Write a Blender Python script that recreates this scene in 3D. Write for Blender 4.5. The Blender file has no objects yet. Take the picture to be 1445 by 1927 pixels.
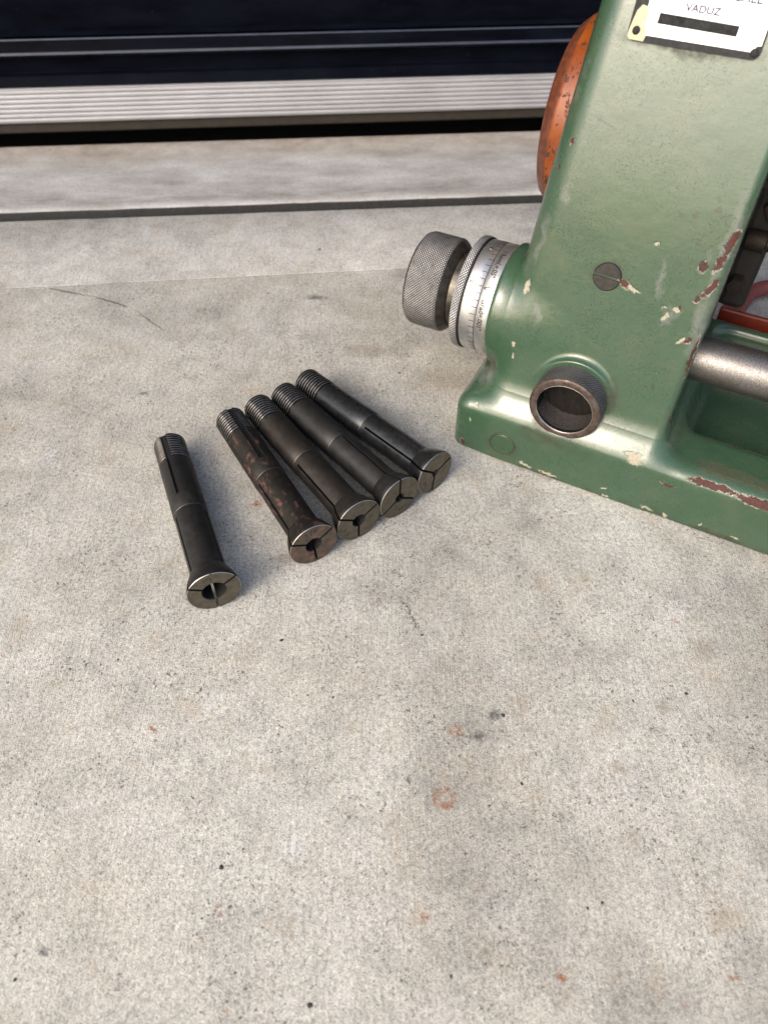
import bpy, math, random
import numpy as np
from mathutils import Vector, Matrix, noise

random.seed(7)
np.random.seed(7)
MM = 0.001
R = math.radians
sc = bpy.context.scene

# ------------------------------------------------------------------ camera
PITCH = 49.4
cam_d = bpy.data.cameras.new("camera")
cam = bpy.data.objects.new("camera", cam_d)
sc.collection.objects.link(cam)
cam.location = (0, 0, 0.3234)
cam.rotation_euler = (R(90 - PITCH), 0, 0)
cam_d.sensor_fit = 'VERTICAL'
cam_d.sensor_height = 36.0
cam_d.lens = 36.0 * 1400 / 1927
cam_d.clip_start = 0.01
cam_d.clip_end = 60
cam_d.dof.use_dof = True
cam_d.dof.focus_distance = 0.40
cam_d.dof.aperture_fstop = cam_d.lens / 2.6      # an opening of 2.6 mm, as in a phone
sc.camera = cam

# ------------------------------------------------------------------ sky, sun, exposure
SUN_EL, SUN_AZ = 37.0, -138.0        # azimuth from +Y clockwise: from the left, a little from behind the camera
world = bpy.data.worlds.new("World")
sc.world = world
world.use_nodes = True
wn = world.node_tree.nodes
wl = world.node_tree.links
wn.clear()
sky = wn.new("ShaderNodeTexSky")
sky.sky_type = 'NISHITA'
sky.sun_disc = False
sky.sun_elevation = R(SUN_EL)
sky.sun_rotation = R(SUN_AZ)
sky.air_density = 1.0
sky.dust_density = 5.0
sky.ozone_density = 1.0
bg = wn.new("ShaderNodeBackground")
bg.inputs[1].default_value = 0.15
wo = wn.new("ShaderNodeOutputWorld")
wl.new(sky.outputs[0], bg.inputs[0])
wl.new(bg.outputs[0], wo.inputs[0])
sun_d = bpy.data.lights.new("sun", 'SUN')
sun_d.energy = 0.55
sun_d.angle = R(20)
sun_d.color = (1.0, 0.97, 0.925)
sun = bpy.data.objects.new("sun", sun_d)
sc.collection.objects.link(sun)
sdir = Vector((math.sin(R(SUN_AZ)) * math.cos(R(SUN_EL)), math.cos(R(SUN_AZ)) * math.cos(R(SUN_EL)), math.sin(R(SUN_EL))))
sun.rotation_euler = sdir.to_track_quat('Z', 'Y').to_euler()
sc.view_settings.view_transform = 'Standard'
sc.view_settings.look = 'None'
sc.view_settings.exposure = 1.07
sc.view_settings.gamma = 1.0


# ------------------------------------------------------------------ object helpers
def link(o, parent=None, label=None, cat=None, group=None, kind=None):
    sc.collection.objects.link(o)
    if parent is not None:
        o.parent = parent
    if label: o["label"] = label
    if cat: o["category"] = cat
    if group: o["group"] = group
    if kind: o["kind"] = kind
    return o


def empty(name, loc=(0, 0, 0), rz=0.0, **kw):
    o = bpy.data.objects.new(name, None)
    o.location = loc
    o.rotation_euler = (0, 0, rz)
    o.empty_display_size = 0.02
    return link(o, **kw)


def mesh_obj(name, V, F, mats, parent=None, smooth=True, mi=None, sharp=35, attrs=None, **kw):
    """vertices in millimetres"""
    V = np.asarray(V, float) * MM
    me = bpy.data.meshes.new(name)
    me.from_pydata([tuple(v) for v in V], [], [tuple(f) for f in F])
    if not isinstance(mats, (list, tuple)): mats = [mats]
    for m in mats: me.materials.append(m)
    if mi is not None:
        me.polygons.foreach_set('material_index', np.asarray(mi, dtype=np.int32))
    me.polygons.foreach_set('use_smooth', [bool(smooth)] * len(me.polygons))
    for an, av in (attrs or {}).items():
        me.attributes.new(an, 'FLOAT', 'POINT').data.foreach_set('value', np.asarray(av, dtype=np.float32))
    me.update()
    if smooth and sharp:
        me.set_sharp_from_angle(angle=R(sharp))
    return link(bpy.data.objects.new(name, me), parent, **kw)


class MB:
    """collects pieces of one mesh"""
    def __init__(s): s.V = []; s.F = []; s.M = []
    def add(s, V, F, m=0):
        n = len(s.V)
        s.V += [tuple(v) for v in V]
        s.F += [tuple(i + n for i in f) for f in F]
        s.M += list(m) if isinstance(m, (list, np.ndarray)) else [m] * len(F)
        return s
    def obj(s, name, mats, parent=None, **kw):
        return mesh_obj(name, s.V, s.F, mats, parent, mi=s.M, **kw)


def lathe(prof, n=64, axis='Z', origin=(0, 0, 0), a0=0.0, a1=2 * math.pi, closed_profile=False):
    """prof: (radius, position) pairs.  Returns V, F, and the profile segment of each face"""
    full = abs(a1 - a0 - 2 * math.pi) < 1e-6
    m = len(prof)
    cols = n if full else n + 1
    th = a0 + (a1 - a0) * np.arange(cols) / n
    V = []
    for r, z in prof:
        for t in th:
            V.append((r * math.cos(t), r * math.sin(t), z))
    F = []; seg = []
    segs = m if closed_profile else m - 1
    for i in range(segs):
        i2 = (i + 1) % m
        for j in range(n):
            j2 = (j + 1) % cols
            F.append((i * cols + j, i * cols + j2, i2 * cols + j2, i2 * cols + j)); seg.append(i)
    return orient(np.array(V), axis, origin), F, seg


def orient(V, axis, origin=(0, 0, 0)):
    """turn z-up coordinates so that the lathe's +z looks along the named local axis"""
    x, y, z = V[:, 0], V[:, 1], V[:, 2]
    if axis == 'Z': W = np.stack([x, y, z], 1)
    elif axis == 'X': W = np.stack([z, x, y], 1)
    elif axis == '-X': W = np.stack([-z, -x, y], 1)
    elif axis == '-Y': W = np.stack([x, -z, y], 1)
    elif axis == 'Y': W = np.stack([-x, z, y], 1)
    return W + np.array(origin)


def tri(x):
    x = np.mod(x, 1.0)
    return 1 - np.abs(2 * x - 1)


def knurl(r, z0, z1, count, pitch, depth, axis, origin, chamfer=0.8, per=6):
    """diamond knurling as real relief"""
    nt = count * per
    nz = int((z1 - z0) / pitch * per) + 1
    th = 2 * np.pi * np.arange(nt) / nt
    zs = np.linspace(z0, z1, nz)
    T, Z = np.meshgrid(th, zs)
    a = T / (2 * np.pi) * count; b = Z / pitch / 1.0
    g = np.minimum(tri(a + b), tri(a - b))
    rr = r - depth * (1 - np.minimum(g * 1.5, 1.0))
    edge = np.minimum(Z - z0, z1 - Z)
    rr = rr - np.clip(chamfer - edge, 0, None) * 0.55
    V = np.stack([rr * np.cos(T), rr * np.sin(T), Z], -1).reshape(-1, 3)
    F = []
    j = np.arange(nt); j2 = (j + 1) % nt
    for i in range(nz - 1):
        F += list(zip((i * nt + j).tolist(), (i * nt + j2).tolist(), ((i + 1) * nt + j2).tolist(), ((i + 1) * nt + j).tolist()))
    return orient(V, axis, origin), F, np.minimum(g * 1.5, 1.0).reshape(-1)


def box(x0, x1, y0, y1, z0, z1):
    V = [(x0, y0, z0), (x1, y0, z0), (x1, y1, z0), (x0, y1, z0), (x0, y0, z1), (x1, y0, z1), (x1, y1, z1), (x0, y1, z1)]
    F = [(0, 3, 2, 1), (4, 5, 6, 7), (0, 1, 5, 4), (1, 2, 6, 5), (2, 3, 7, 6), (3, 0, 4, 7)]
    return V, F


def bevel(o, w, seg=2, angle=30):
    m = o.modifiers.new('bevel', 'BEVEL')
    m.width = w * MM; m.segments = seg; m.limit_method = 'ANGLE'; m.angle_limit = R(angle)
    m.harden_normals = False
    return o


def extrude_profile(prof, x0, x1, n=1, caps=True):
    """prof: closed list of (y, z); swept along x"""
    m = len(prof)
    V = []; F = []
    for k in range(n + 1):
        x = x0 + (x1 - x0) * k / n
        V += [(x, y, z) for y, z in prof]
    for k in range(n):
        for i in range(m):
            i2 = (i + 1) % m
            F.append((k * m + i, (k + 1) * m + i, (k + 1) * m + i2, k * m + i2))
    if caps:
        F.append(tuple(range(m))); F.append(tuple(n * m + i for i in reversed(range(m))))
    return V, F


def text_mesh(s, size, fat=0.0):
    """flat letters as vertices in mm (x right, y up), centred"""
    cu = bpy.data.curves.new("lettering", 'FONT')
    cu.body = s; cu.size = size; cu.align_x = 'CENTER'; cu.align_y = 'CENTER'; cu.resolution_u = 3; cu.offset = fat
    o = bpy.data.objects.new("lettering", cu)
    sc.collection.objects.link(o)
    dg = bpy.context.evaluated_depsgraph_get()
    me = bpy.data.meshes.new_from_object(o.evaluated_get(dg))
    V = [tuple(v.co) for v in me.vertices]; F = [tuple(p.vertices) for p in me.polygons]
    bpy.data.objects.remove(o); bpy.data.curves.remove(cu); bpy.data.meshes.remove(me)
    return np.array(V), F


# ------------------------------------------------------------------ material helpers
class Mat:
    def __init__(s, name):
        s.m = bpy.data.materials.new(name); s.m.use_nodes = True
        s.t = s.m.node_tree; s.n = s.t.nodes; s.l = s.t.links
        s.b = s.n["Principled BSDF"]
        s._c = None; s._r = None
    def coord(s):
        if s._c is None:
            tc = s.n.new("ShaderNodeTexCoord")
            mp = s.n.new("ShaderNodeMapping"); mp.inputs['Scale'].default_value = (1000, 1000, 1000)
            s.l.new(tc.outputs['Object'], mp.inputs[0]); s._c = mp.outputs[0]
        return s._c
    def rc(s):
        if s._r is None:
            s._r = s.map(rot=(.61, .47, .83), loc=(.37, .61, .29))
        return s._r
    def put(s, sock, v):
        if isinstance(v, bpy.types.NodeSocket): s.l.new(v, sock)
        elif isinstance(v, (tuple, list)) and len(v) == 3 and len(sock.default_value) == 4: sock.default_value = (*v, 1)
        else: sock.default_value = v
    def map(s, scale=(1, 1, 1), rot=(0, 0, 0), loc=(0, 0, 0), src=None):
        mp = s.n.new("ShaderNodeMapping")
        mp.inputs['Scale'].default_value = scale; mp.inputs['Rotation'].default_value = rot; mp.inputs['Location'].default_value = loc
        s.l.new(src or s.coord(), mp.inputs[0]); return mp.outputs[0]
    def noise(s, scale, detail=4, rough=.55, src=None, out=0, dist=0.0):
        """scale in cycles per mm"""
        n = s.n.new("ShaderNodeTexNoise")
        n.inputs['Scale'].default_value = scale; n.inputs['Detail'].default_value = detail
        n.inputs['Roughness'].default_value = rough; n.inputs['Distortion'].default_value = dist
        s.l.new(src or s.rc(), n.inputs['Vector']); return n.outputs[out]
    def voro(s, scale, src=None, feature='F1', rand=1.0):
        n = s.n.new("ShaderNodeTexVoronoi"); n.feature = feature
        n.inputs['Scale'].default_value = scale; n.inputs['Randomness'].default_value = rand
        s.l.new(src or s.coord(), n.inputs['Vector']); return n
    def ramp(s, v, stops):
        n = s.n.new("ShaderNodeValToRGB"); e = n.color_ramp.elements
        while len(e) < len(stops): e.new(0.5)
        for k, (p, c) in enumerate(stops):
            e[k].position = p
            e[k].color = (c, c, c, 1) if not isinstance(c, tuple) else (*c, 1)
        s.put(n.inputs[0], v); return n.outputs[0]
    def math(s, op, a, b=0.0, c=None, clamp=False):
        n = s.n.new("ShaderNodeMath"); n.operation = op; n.use_clamp = clamp
        s.put(n.inputs[0], a); s.put(n.inputs[1], b)
        if c is not None: s.put(n.inputs[2], c)
        return n.outputs[0]
    def vmath(s, op, a, b=None, scale=None):
        n = s.n.new("ShaderNodeVectorMath"); n.operation = op
        s.put(n.inputs[0], a)
        if b is not None: s.put(n.inputs[1], b)
        if scale is not None: s.put(n.inputs['Scale'], scale)
        return n.outputs['Value'] if op in ('LENGTH', 'DOT_PRODUCT', 'DISTANCE') else n.outputs['Vector']
    def mix(s, f, a, b, mode='MIX'):
        n = s.n.new("ShaderNodeMix"); n.data_type = 'RGBA'; n.blend_type = mode
        s.put(n.inputs[0], f); s.put(n.inputs[6], a); s.put(n.inputs[7], b); return n.outputs[2]
    def bump(s, h, strength=0.3, dist=0.2, prev=None):
        n = s.n.new("ShaderNodeBump"); n.inputs['Strength'].default_value = strength
        n.inputs['Distance'].default_value = dist * MM
        s.put(n.inputs['Height'], h)
        if prev is not None: s.l.new(prev, n.inputs['Normal'])
        return n.outputs[0]
    def attr(s, name):
        n = s.n.new('ShaderNodeAttribute'); n.attribute_name = name; return n.outputs['Fac']
    def set(s, **kw):
        names = dict(color='Base Color', rough='Roughness', metal='Metallic', normal='Normal', coat='Coat Weight',
                     coat_rough='Coat Roughness', spec='Specular IOR Level')
        for k, v in kw.items(): s.put(s.b.inputs[names[k]], v)
        return s.m
    def warp(s, amp, scale, detail=3):
        nz = s.noise(scale, detail, .6, out=1)
        v = s.vmath('SUBTRACT', nz, (0.5, 0.5, 0.5))
        v = s.vmath('SCALE', v, scale=amp * 2)
        return s.vmath('ADD', s.coord(), v)
    def blobs(s, items, src):
        """items: (centre mm, radii mm, rotation degrees xyz) -> smallest normalised distance"""
        d = None
        for c, r, rot in items:
            v = s.vmath('SUBTRACT', src, tuple(c))
            mp = s.n.new("ShaderNodeMapping"); mp.vector_type = 'TEXTURE'
            mp.inputs['Rotation'].default_value = tuple(R(a) for a in rot)
            mp.inputs['Scale'].default_value = tuple(r)
            s.l.new(v, mp.inputs[0])
            L = s.vmath('LENGTH', mp.outputs[0])
            d = L if d is None else s.math('MINIMUM', d, L)
        return d


# ------------------------------------------------------------------ materials
def concrete(name, base, warm, speck=1.0, stains=True, offset=(0, 0, 0)):
    m = Mat(name)
    c = m.coord()
    big = m.noise(0.011, 4, .55)
    mid = m.noise(0.05, 5, .6, src=m.map(loc=(31, 7, 0)))
    fine = m.noise(0.55, 5, .7)
    grain = m.noise(2.2, 2, .6)
    col = m.mix(m.ramp(big, [(.40, 0.0), (.60, 1.0)]), base, warm)
    col = m.mix(m.math('MULTIPLY', m.ramp(mid, [(.42, 0.0), (.66, 1.0)]), .55), col, tuple(x * .66 for x in base))
    col = m.mix(m.math('MULTIPLY', m.ramp(m.noise(.033, 5, .6, src=m.map(loc=(9, 3, 50))), [(.52, 0.0), (.72, 1.0)]), .4), col, (.60, .59, .575))
    bl = m.noise(.0085, 6, .62, src=m.map(loc=(140, 33, 0), rot=(.5, .2, .1)))
    col = m.mix(1.0, col, m.ramp(bl, [(.38, .78), (.5, 1.0), (.62, 1.10)]), 'MULTIPLY')
    # tone of the grain
    col = m.mix(1.0, col, m.ramp(fine, [(.28, .55), (.5, .98), (.72, 1.25)]), 'MULTIPLY')
    col = m.mix(1.0, col, m.ramp(grain, [(.32, .55), (.5, 1.0), (.70, 1.28)]), 'MULTIPLY')
    # faint broom marks
    st = m.noise(0.5, 3, .6, src=m.map(scale=(1.9, .16, 1), rot=(0, 0, R(-52)), loc=(0, 0, .37)))
    col = m.mix(.45, col, m.mix(1.0, col, m.ramp(st, [(.35, .82), (.6, 1.05)]), 'MULTIPLY'))
    # dark pores, thicker in some places
    w = m.warp(1.2, .8)
    v1 = m.voro(.27, src=m.map(scale=(1, 1.3, 1), src=w))
    dens = m.ramp(m.noise(.028, 3, .6, src=m.map(loc=(4, 55, 0))), [(.38, .25), (.60, 1.15)])
    p1 = m.math('LESS_THAN', v1.outputs['Distance'], m.math('MULTIPLY', m.ramp(m.noise(.19, 2), [(.50, 0.0), (.80, .26 * speck)]), dens))
    v2 = m.voro(.75, src=w)
    p2 = m.math('LESS_THAN', v2.outputs['Distance'], m.math('MULTIPLY', m.ramp(m.noise(.4, 2, src=m.map(loc=(3, 1, 2))), [(.40, 0.0), (.68, .40 * speck)]), dens))
    pores = m.math('MAXIMUM', p1, m.math('MULTIPLY', p2, .8), clamp=True)
    col = m.mix(m.math('MULTIPLY', pores, .92), col, (.060, .054, .048))
    # tan and rust tints
    tan = m.ramp(m.noise(.04, 5, .7, src=m.map(loc=(77, 12, 0))), [(.56, 0.0), (.74, 1.0)])
    col = m.mix(m.math('MULTIPLY', tan, .5), col, (.36, .28, .18))
    rs = m.ramp(m.noise(.12, 4, .75, src=m.map(loc=(17, 92, 4))), [(.665, 0.0), (.71, 1.0)])
    col = m.mix(m.math('MULTIPLY', rs, .45), col, (.40, .20, .08))
    # scratches and whitish scuffs
    sc_ = m.noise(.1, 4, .75, src=m.map(scale=(.35, 2.2, 1), rot=(0, 0, R(28)), loc=(5, 8, 0)))
    col = m.mix(m.math('MULTIPLY', m.ramp(sc_, [(.66, 0.0), (.72, 1.0)]), .4), col, (.66, .66, .66))
    hgt = m.math('ADD', m.math('MULTIPLY', fine, .7), m.math('MULTIPLY', grain, .45))
    hgt = m.math('SUBTRACT', hgt, m.math('MULTIPLY', pores, .6))
    hgt = m.math('ADD', hgt, m.math('MULTIPLY', st, .5))
    if stains:
        ws = m.warp(3.0, .25, 4)
        dk = m.blobs([((51, 153, 0), (4.4, 3.6, 20), (0, 0, 0)), ((43, 143, 0), (4.6, 3.4, 20), (0, 0, 0)), ((11, 122, 0), (1.6, 2.6, 20), (0, 0, 0)), ((-129, 57, 0), (3.0, 2.6, 20), (0, 0, 0)),
                      ((-52, 492, 0), (11, 4.5, 20), (0, 0, 0)), ((-159, 381, 0), (5.5, 2.2, 20), (0, 0, 20)), ((-140, 529, 0), (9, 4, 20), (0, 0, 0))], ws)
        col = m.mix(m.math('MULTIPLY', m.ramp(m.math('ADD', dk, m.math('MULTIPLY', m.math('SUBTRACT', fine, .5), 1.4)), [(.2, 1.0), (1.2, 0.0)]), .8), col, (.085, .085, .088))
        # the rusty print a wet bolt head has left, and its smaller neighbours
        rg = m.blobs([((26, 115, 0), (6.2, 5.6, 40), (0, 0, 0))], m.warp(2.6, .35, 4))
        rgm = m.math('MULTIPLY', m.ramp(rg, [(.25, .15), (.78, 1.0), (1.15, 0.0)]), m.ramp(m.noise(.38, 4, .75), [(.42, 0.0), (.56, 1.0)]))
        rr_ = m.blobs([((-106, 146, 0), (3.4, 3.6, 9), (0, 0, 0)), ((-65, 72, 0), (1.8, 3.4, 9), (0, 0, 25)), ((-28, 96, 0), (1.8, 1.2, 9), (0, 0, 0)), ((66, 49, 0), (3.0, 2.6, 9), (0, 0, 0)), ((33, 145, 0), (5.0, 4.0, 9), (0, 0, -30)),
                       ((-74, 283, 0), (6.6, 4.4, 9), (0, 0, 20)), ((148, 205, 0), (3, 2.6, 9), (0, 0, 0)), ((16, 69, 0), (2.6, 3.4, 9), (0, 0, 0)), ((37, 79, 0), (1.6, 1.6, 9), (0, 0, 0)), ((7, 168, 0), (2.6, 3, 9), (0, 0, 0)), ((130, 49, 0), (2.4, 2.4, 9), (0, 0, 0))], m.warp(3.0, .4, 4))
        rrm = m.math('MULTIPLY', m.ramp(rr_, [(.3, 1.0), (1.1, 0.0)]), m.ramp(m.noise(.45, 4, .75, src=m.map(loc=(3, 3, .4), rot=(.3, .5, .2))), [(.44, 0.0), (.60, 1.0)]))
        col = m.mix(m.math('MULTIPLY', m.math('MAXIMUM', rgm, rrm), .95), col, (.27, .10, .028))
        br = m.blobs([((157, 187, 0), (10, 8, 20), (0, 0, 30)), ((131, 157, 0), (5, 3.5, 20), (0, 0, 0)), ((42, 392, 0), (34, 20, 20), (0, 0, 0)), ((-8, 427, 0), (26, 10, 20), (0, 0, 0)), ((104, 128, 0), (6, 4, 20), (0, 0, 0)), ((-53, 244, 0), (12, 6, 20), (0, 0, 0))], ws)
        col = m.mix(m.math('MULTIPLY', m.ramp(br, [(.2, 1.0), (1.2, 0.0)]), .42), col, (.20, .15, .10))
        wh = m.blobs([((150, 210, 0), (13, 9, 20), (0, 0, 30)), ((106, 118, 0), (9, 3, 20), (0, 0, 35)), ((132, 118, 0), (3, 3, 20), (0, 0, 0)), ((-126, 113, 0), (28, 1.8, 20), (0, 0, 16)), ((-81, 160, 0), (7, 7, 20), (0, 0, 0)),
                      ((-148, 436, 0), (4, 8, 20), (0, 0, -20)), ((-230, 445, 0), (2.0, 14, 20), (0, 0, -6)), ((-205, 321, 0), (8, 10, 20), (0, 0, 0)), ((-38, 94, 0), (9, 7, 20), (0, 0, 0)), ((-75, 506, 0), (20, 3, 20), (0, 0, 8))], m.warp(5.0, .15, 5))
        col = m.mix(m.math('MULTIPLY', m.math('MULTIPLY', m.ramp(wh, [(.2, 1.0), (1.1, 0.0)]), m.ramp(fine, [(.42, 0.0), (.6, 1.0)])), .6), col, (.70, .71, .72))
        tl = m.blobs([((13, 208, 0), (2.6, 17, 9), (0, 0, 22)), ((110, 256, 0), (28, .5, 9), (0, 0, 0))], m.warp(2.5, .2, 4))
        tlm = m.math('MULTIPLY', m.ramp(tl, [(.4, 1.0), (1.1, 0.0)]), m.ramp(m.noise(.6, 3, .7, src=m.map(loc=(1, 2, .3), rot=(.4, .2, .6))), [(.50, 0.0), (.58, 1.0)]))
        col = m.mix(m.math('MULTIPLY', tlm, .75), col, (.07, .06, .055))
        # hairline crack, top left
        ck = m.blobs([((-281, 514, 0), (27, .8, 9), (0, 0, -22)), ((-242, 500, 0), (22, 1.5, 9), (0, 0, -17)), ((-206, 487, 0), (23, 1.3, 9), (0, 0, -25)), ((-172, 463, 0), (24, .7, 9), (0, 0, -44))], m.warp(2.4, .45, 5))
        ckm = m.math('MULTIPLY', m.ramp(ck, [(.4, 1.0), (1.1, 0.0)]), m.ramp(fine, [(.38, .25), (.55, 1.0)]))
        col = m.mix(m.math('MULTIPLY', ckm, .7), col, (.11, .10, .085))
        hgt = m.math('SUBTRACT', hgt, m.math('MULTIPLY', ckm, 1.4))
    nrm = m.bump(hgt, .9, .8)
    return m.set(color=col, rough=.88, normal=nrm, spec=.3)


M_conc = concrete('speckled_concrete', (.555, .545, .498), (.51, .492, .438), 1.0)
M_conc_strip = concrete('trowelled_concrete', (.435, .43, .408), (.39, .385, .362), .8, stains=False)


def sill_concrete():
    m = Mat('sill_concrete')
    big = m.noise(.02, 5, .65, src=m.map(scale=(.6, 1.4, 1)))
    col = m.mix(m.ramp(big, [(.35, 0.0), (.65, 1.0)]), (.365, .367, .367), (.215, .208, .195))
    fine = m.noise(.35, 5, .7)
    col = m.mix(1.0, col, m.ramp(fine, [(.25, .72), (.5, 1.0), (.75, 1.12)]), 'MULTIPLY')
    # the dirt that gathers at the foot of the door (local y runs towards the door)
    sp = m.n.new('ShaderNodeSeparateXYZ'); m.l.new(m.warp(16, .03, 5), sp.inputs[0])
    dirt = m.ramp(m.math('DIVIDE', sp.outputs[1], 160.0), [(.50, 0.0), (.72, .55), (.95, 1.0)])
    br = m.mix(m.ramp(m.noise(.06, 4, .7), [(.35, 0.0), (.65, 1.0)]), (.17, .13, .085), (.33, .28, .215))
    col = m.mix(m.math('MULTIPLY', dirt, .85), col, br)
    edge = m.ramp(m.math('DIVIDE', sp.outputs[1], 160.0), [(.05, 0.0), (.13, .6), (.17, 0.0)])
    col = m.mix(m.math('MULTIPLY', edge, m.ramp(m.noise(.1, 4, .7, src=m.map(scale=(.4, 2, 1))), [(.4, 0.0), (.6, .9)])), col, (.12, .11, .095))
    v = m.voro(.12, src=m.warp(3, .3)); p = m.math('LESS_THAN', v.outputs['Distance'], m.ramp(m.noise(.05, 3), [(.55, 0.0), (.8, .3)]))
    col = m.mix(m.math('MULTIPLY', p, .6), col, (.10, .09, .08))
    return m.set(color=col, rough=.85, normal=m.bump(fine, .6, .7))


M_sill = sill_concrete()


def simple(name, color, rough=.5, metal=0.0, bump=.15, scale=.8, var=.25, spec=.5, **kw):
    m = Mat(name)
    n = m.noise(scale, 5, .65)
    col = m.mix(1.0, color, m.ramp(n, [(.25, 1 - var), (.5, 1.0), (.75, 1 + var)]), 'MULTIPLY')
    rg = m.ramp(m.noise(scale * .6, 4, .6, src=m.map(loc=(9, 9, 9))), [(.3, max(rough - .1, .02)), (.7, min(rough + .12, 1))])
    return m.set(color=col, rough=rg, metal=metal, normal=m.bump(n, bump, .2), spec=spec, **kw)


def steel_black(name, tint=(.042, .0415, .041), rough=.46, rust=0.0, brushed=False):
    """blackened collet steel; local z runs along the collet"""
    m = Mat(name)
    n1 = m.noise(.12, 5, .65)
    ring = m.noise(1.0, 4, .7, src=m.map(scale=(.18, .18, 2.4)))
    fine = m.noise(2.4, 3, .6)
    col = m.mix(m.ramp(n1, [(.35, 0.0), (.65, 1.0)]), tint, tuple(x * 1.5 for x in tint))
    col = m.mix(m.math('MULTIPLY', m.ramp(m.noise(.2, 5, .7, src=m.map(loc=(3, 8, 1))), [(.55, 0.0), (.7, 1.0)]), .3), col, (.075, .065, .055))
    col = m.mix(1.0, col, m.ramp(ring, [(.3, .84), (.7, 1.16)]), 'MULTIPLY')
    spk = m.ramp(m.noise(1.6, 4, .7, src=m.map(loc=(31, 5, 2))), [(.70, 0.0), (.78, 1.0)])
    col = m.mix(m.math('MULTIPLY', spk, .35), col, (.30, .29, .27))
    metal = .85
    rg = m.ramp(m.noise(.35, 5, .7, src=m.map(loc=(5, 5, 5))), [(.3, rough - .07), (.7, rough + .14)])
    if rust > 0:
        rn = m.noise(.16, 5, .75, src=m.map(loc=(12, 3, 44), scale=(1, 1, .6)))
        t = .60 - rust * .05
        rm = m.ramp(rn, [(t - .03, 0.0), (t + .10, 1.0)])
        rc = m.mix(m.ramp(m.noise(.9, 4, .7), [(.35, 0.0), (.65, 1.0)]), (.17, .048, .030), (.070, .032, .022))
        col = m.mix(m.math('MULTIPLY', rm, .85), col, rc)
        metal = m.math('SUBTRACT', .85, m.math('MULTIPLY', rm, .8))
        rg = m.math('ADD', rg, m.math('MULTIPLY', rm, .25), clamp=True)
    nrm = m.bump(m.math('ADD', m.math('MULTIPLY', fine, .4), ring), .12, .08)
    return m.set(color=col, rough=rg, metal=metal, normal=nrm)


M_body = steel_black('blackened_steel')
M_body_warm = steel_black('blackened_steel_brownish', (.052, .047, .041), .42)
M_body_rust = steel_black('blackened_steel_rusty', (.034, .031, .028), .5, rust=.55)
M_body_shiny = steel_black('blackened_steel_polished', (.050, .053, .056), .28)


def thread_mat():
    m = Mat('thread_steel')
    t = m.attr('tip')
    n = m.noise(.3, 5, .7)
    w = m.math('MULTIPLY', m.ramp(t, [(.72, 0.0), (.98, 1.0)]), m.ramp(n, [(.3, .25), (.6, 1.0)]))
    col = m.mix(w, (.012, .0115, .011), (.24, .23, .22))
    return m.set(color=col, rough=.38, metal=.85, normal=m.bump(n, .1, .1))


M_thread = thread_mat()


def face_steel(name, base, rust=0.0):
    m = Mat(name)
    rad = m.vmath('LENGTH', m.vmath('MULTIPLY', m.coord(), (1.0, 1.0, 0.0)))
    turn = m.n.new('ShaderNodeTexNoise'); turn.noise_dimensions = '1D'
    turn.inputs['Scale'].default_value = 2.6; turn.inputs['Detail'].default_value = 4
    m.l.new(rad, turn.inputs['W'])
    n = m.noise(.22, 5, .7)
    col = m.mix(m.ramp(n, [(.35, 0.0), (.65, 1.0)]), base, tuple(x * .66 for x in base))
    col = m.mix(1.0, col, m.ramp(turn.outputs[0], [(.3, .87), (.7, 1.13)]), 'MULTIPLY')
    rm = 0.0
    metal = .9
    if rust > 0:
        rn = m.noise(.22, 5, .75, src=m.map(loc=(1, 3, 4)))
        t = .64 - .1 * rust
        rm = m.ramp(rn, [(t, 0.0), (t + .05, 1.0)])
        col = m.mix(m.math('MULTIPLY', rm, .8), col, (.16, .05, .03))
        metal = m.math('SUBTRACT', .9, m.math('MULTIPLY', rm, .75))
    return m.set(color=col, rough=m.ramp(n, [(.3, .36), (.7, .5)]), metal=metal, normal=m.bump(turn.outputs[0], .25, .06))


M_face = face_steel('ground_face_steel', (.165, .147, .116))
M_face_rust = face_steel('ground_face_steel_rusty', (.15, .128, .105), 1.0)
M_edge = simple('worn_bright_edge', (.46, .44, .41), .33, 1.0, .1, 1.5, .3)
M_ring = simple('worn_shoulder_ring', (.11, .105, .10), .42, .9, .1, 1.5, .5)
M_slot = simple('oily_groove_black', (.012, .012, .012), .6, 0.3, .1, 1.0)
M_dark = simple('engraved_black', (.02, .018, .016), .7, 0.0, .1, 2.0)



def knurl_mat(name, lo, hi, rough=.36):
    m = Mat(name)
    t = m.attr('tip')
    n = m.noise(.12, 5, .7)
    col = m.mix(m.ramp(t, [(.25, 0.0), (.85, 1.0)]), lo, hi)
    col = m.mix(1.0, col, m.ramp(n, [(.3, .72), (.65, 1.15)]), 'MULTIPLY')
    dirt = m.ramp(m.noise(.25, 5, .7, src=m.map(loc=(5, 55, 5))), [(.56, 0.0), (.70, 1.0)])
    col = m.mix(m.math('MULTIPLY', dirt, .5), col, tuple(x * .5 for x in lo))
    return m.set(color=col, rough=m.ramp(t, [(.2, .65), (.9, rough)]), metal=.85, normal=m.bump(m.noise(1.5, 4), .1, .1))


M_knurl = knurl_mat('knurled_steel', (.045, .043, .040), (.36, .355, .35))
M_knurl_ring = knurl_mat('knurled_ring_steel', (.05, .05, .05), (.58, .58, .58), .3)
M_knurl_dark = knurl_mat('knurled_cup_steel', (.035, .033, .032), (.26, .25, .25))


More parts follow.
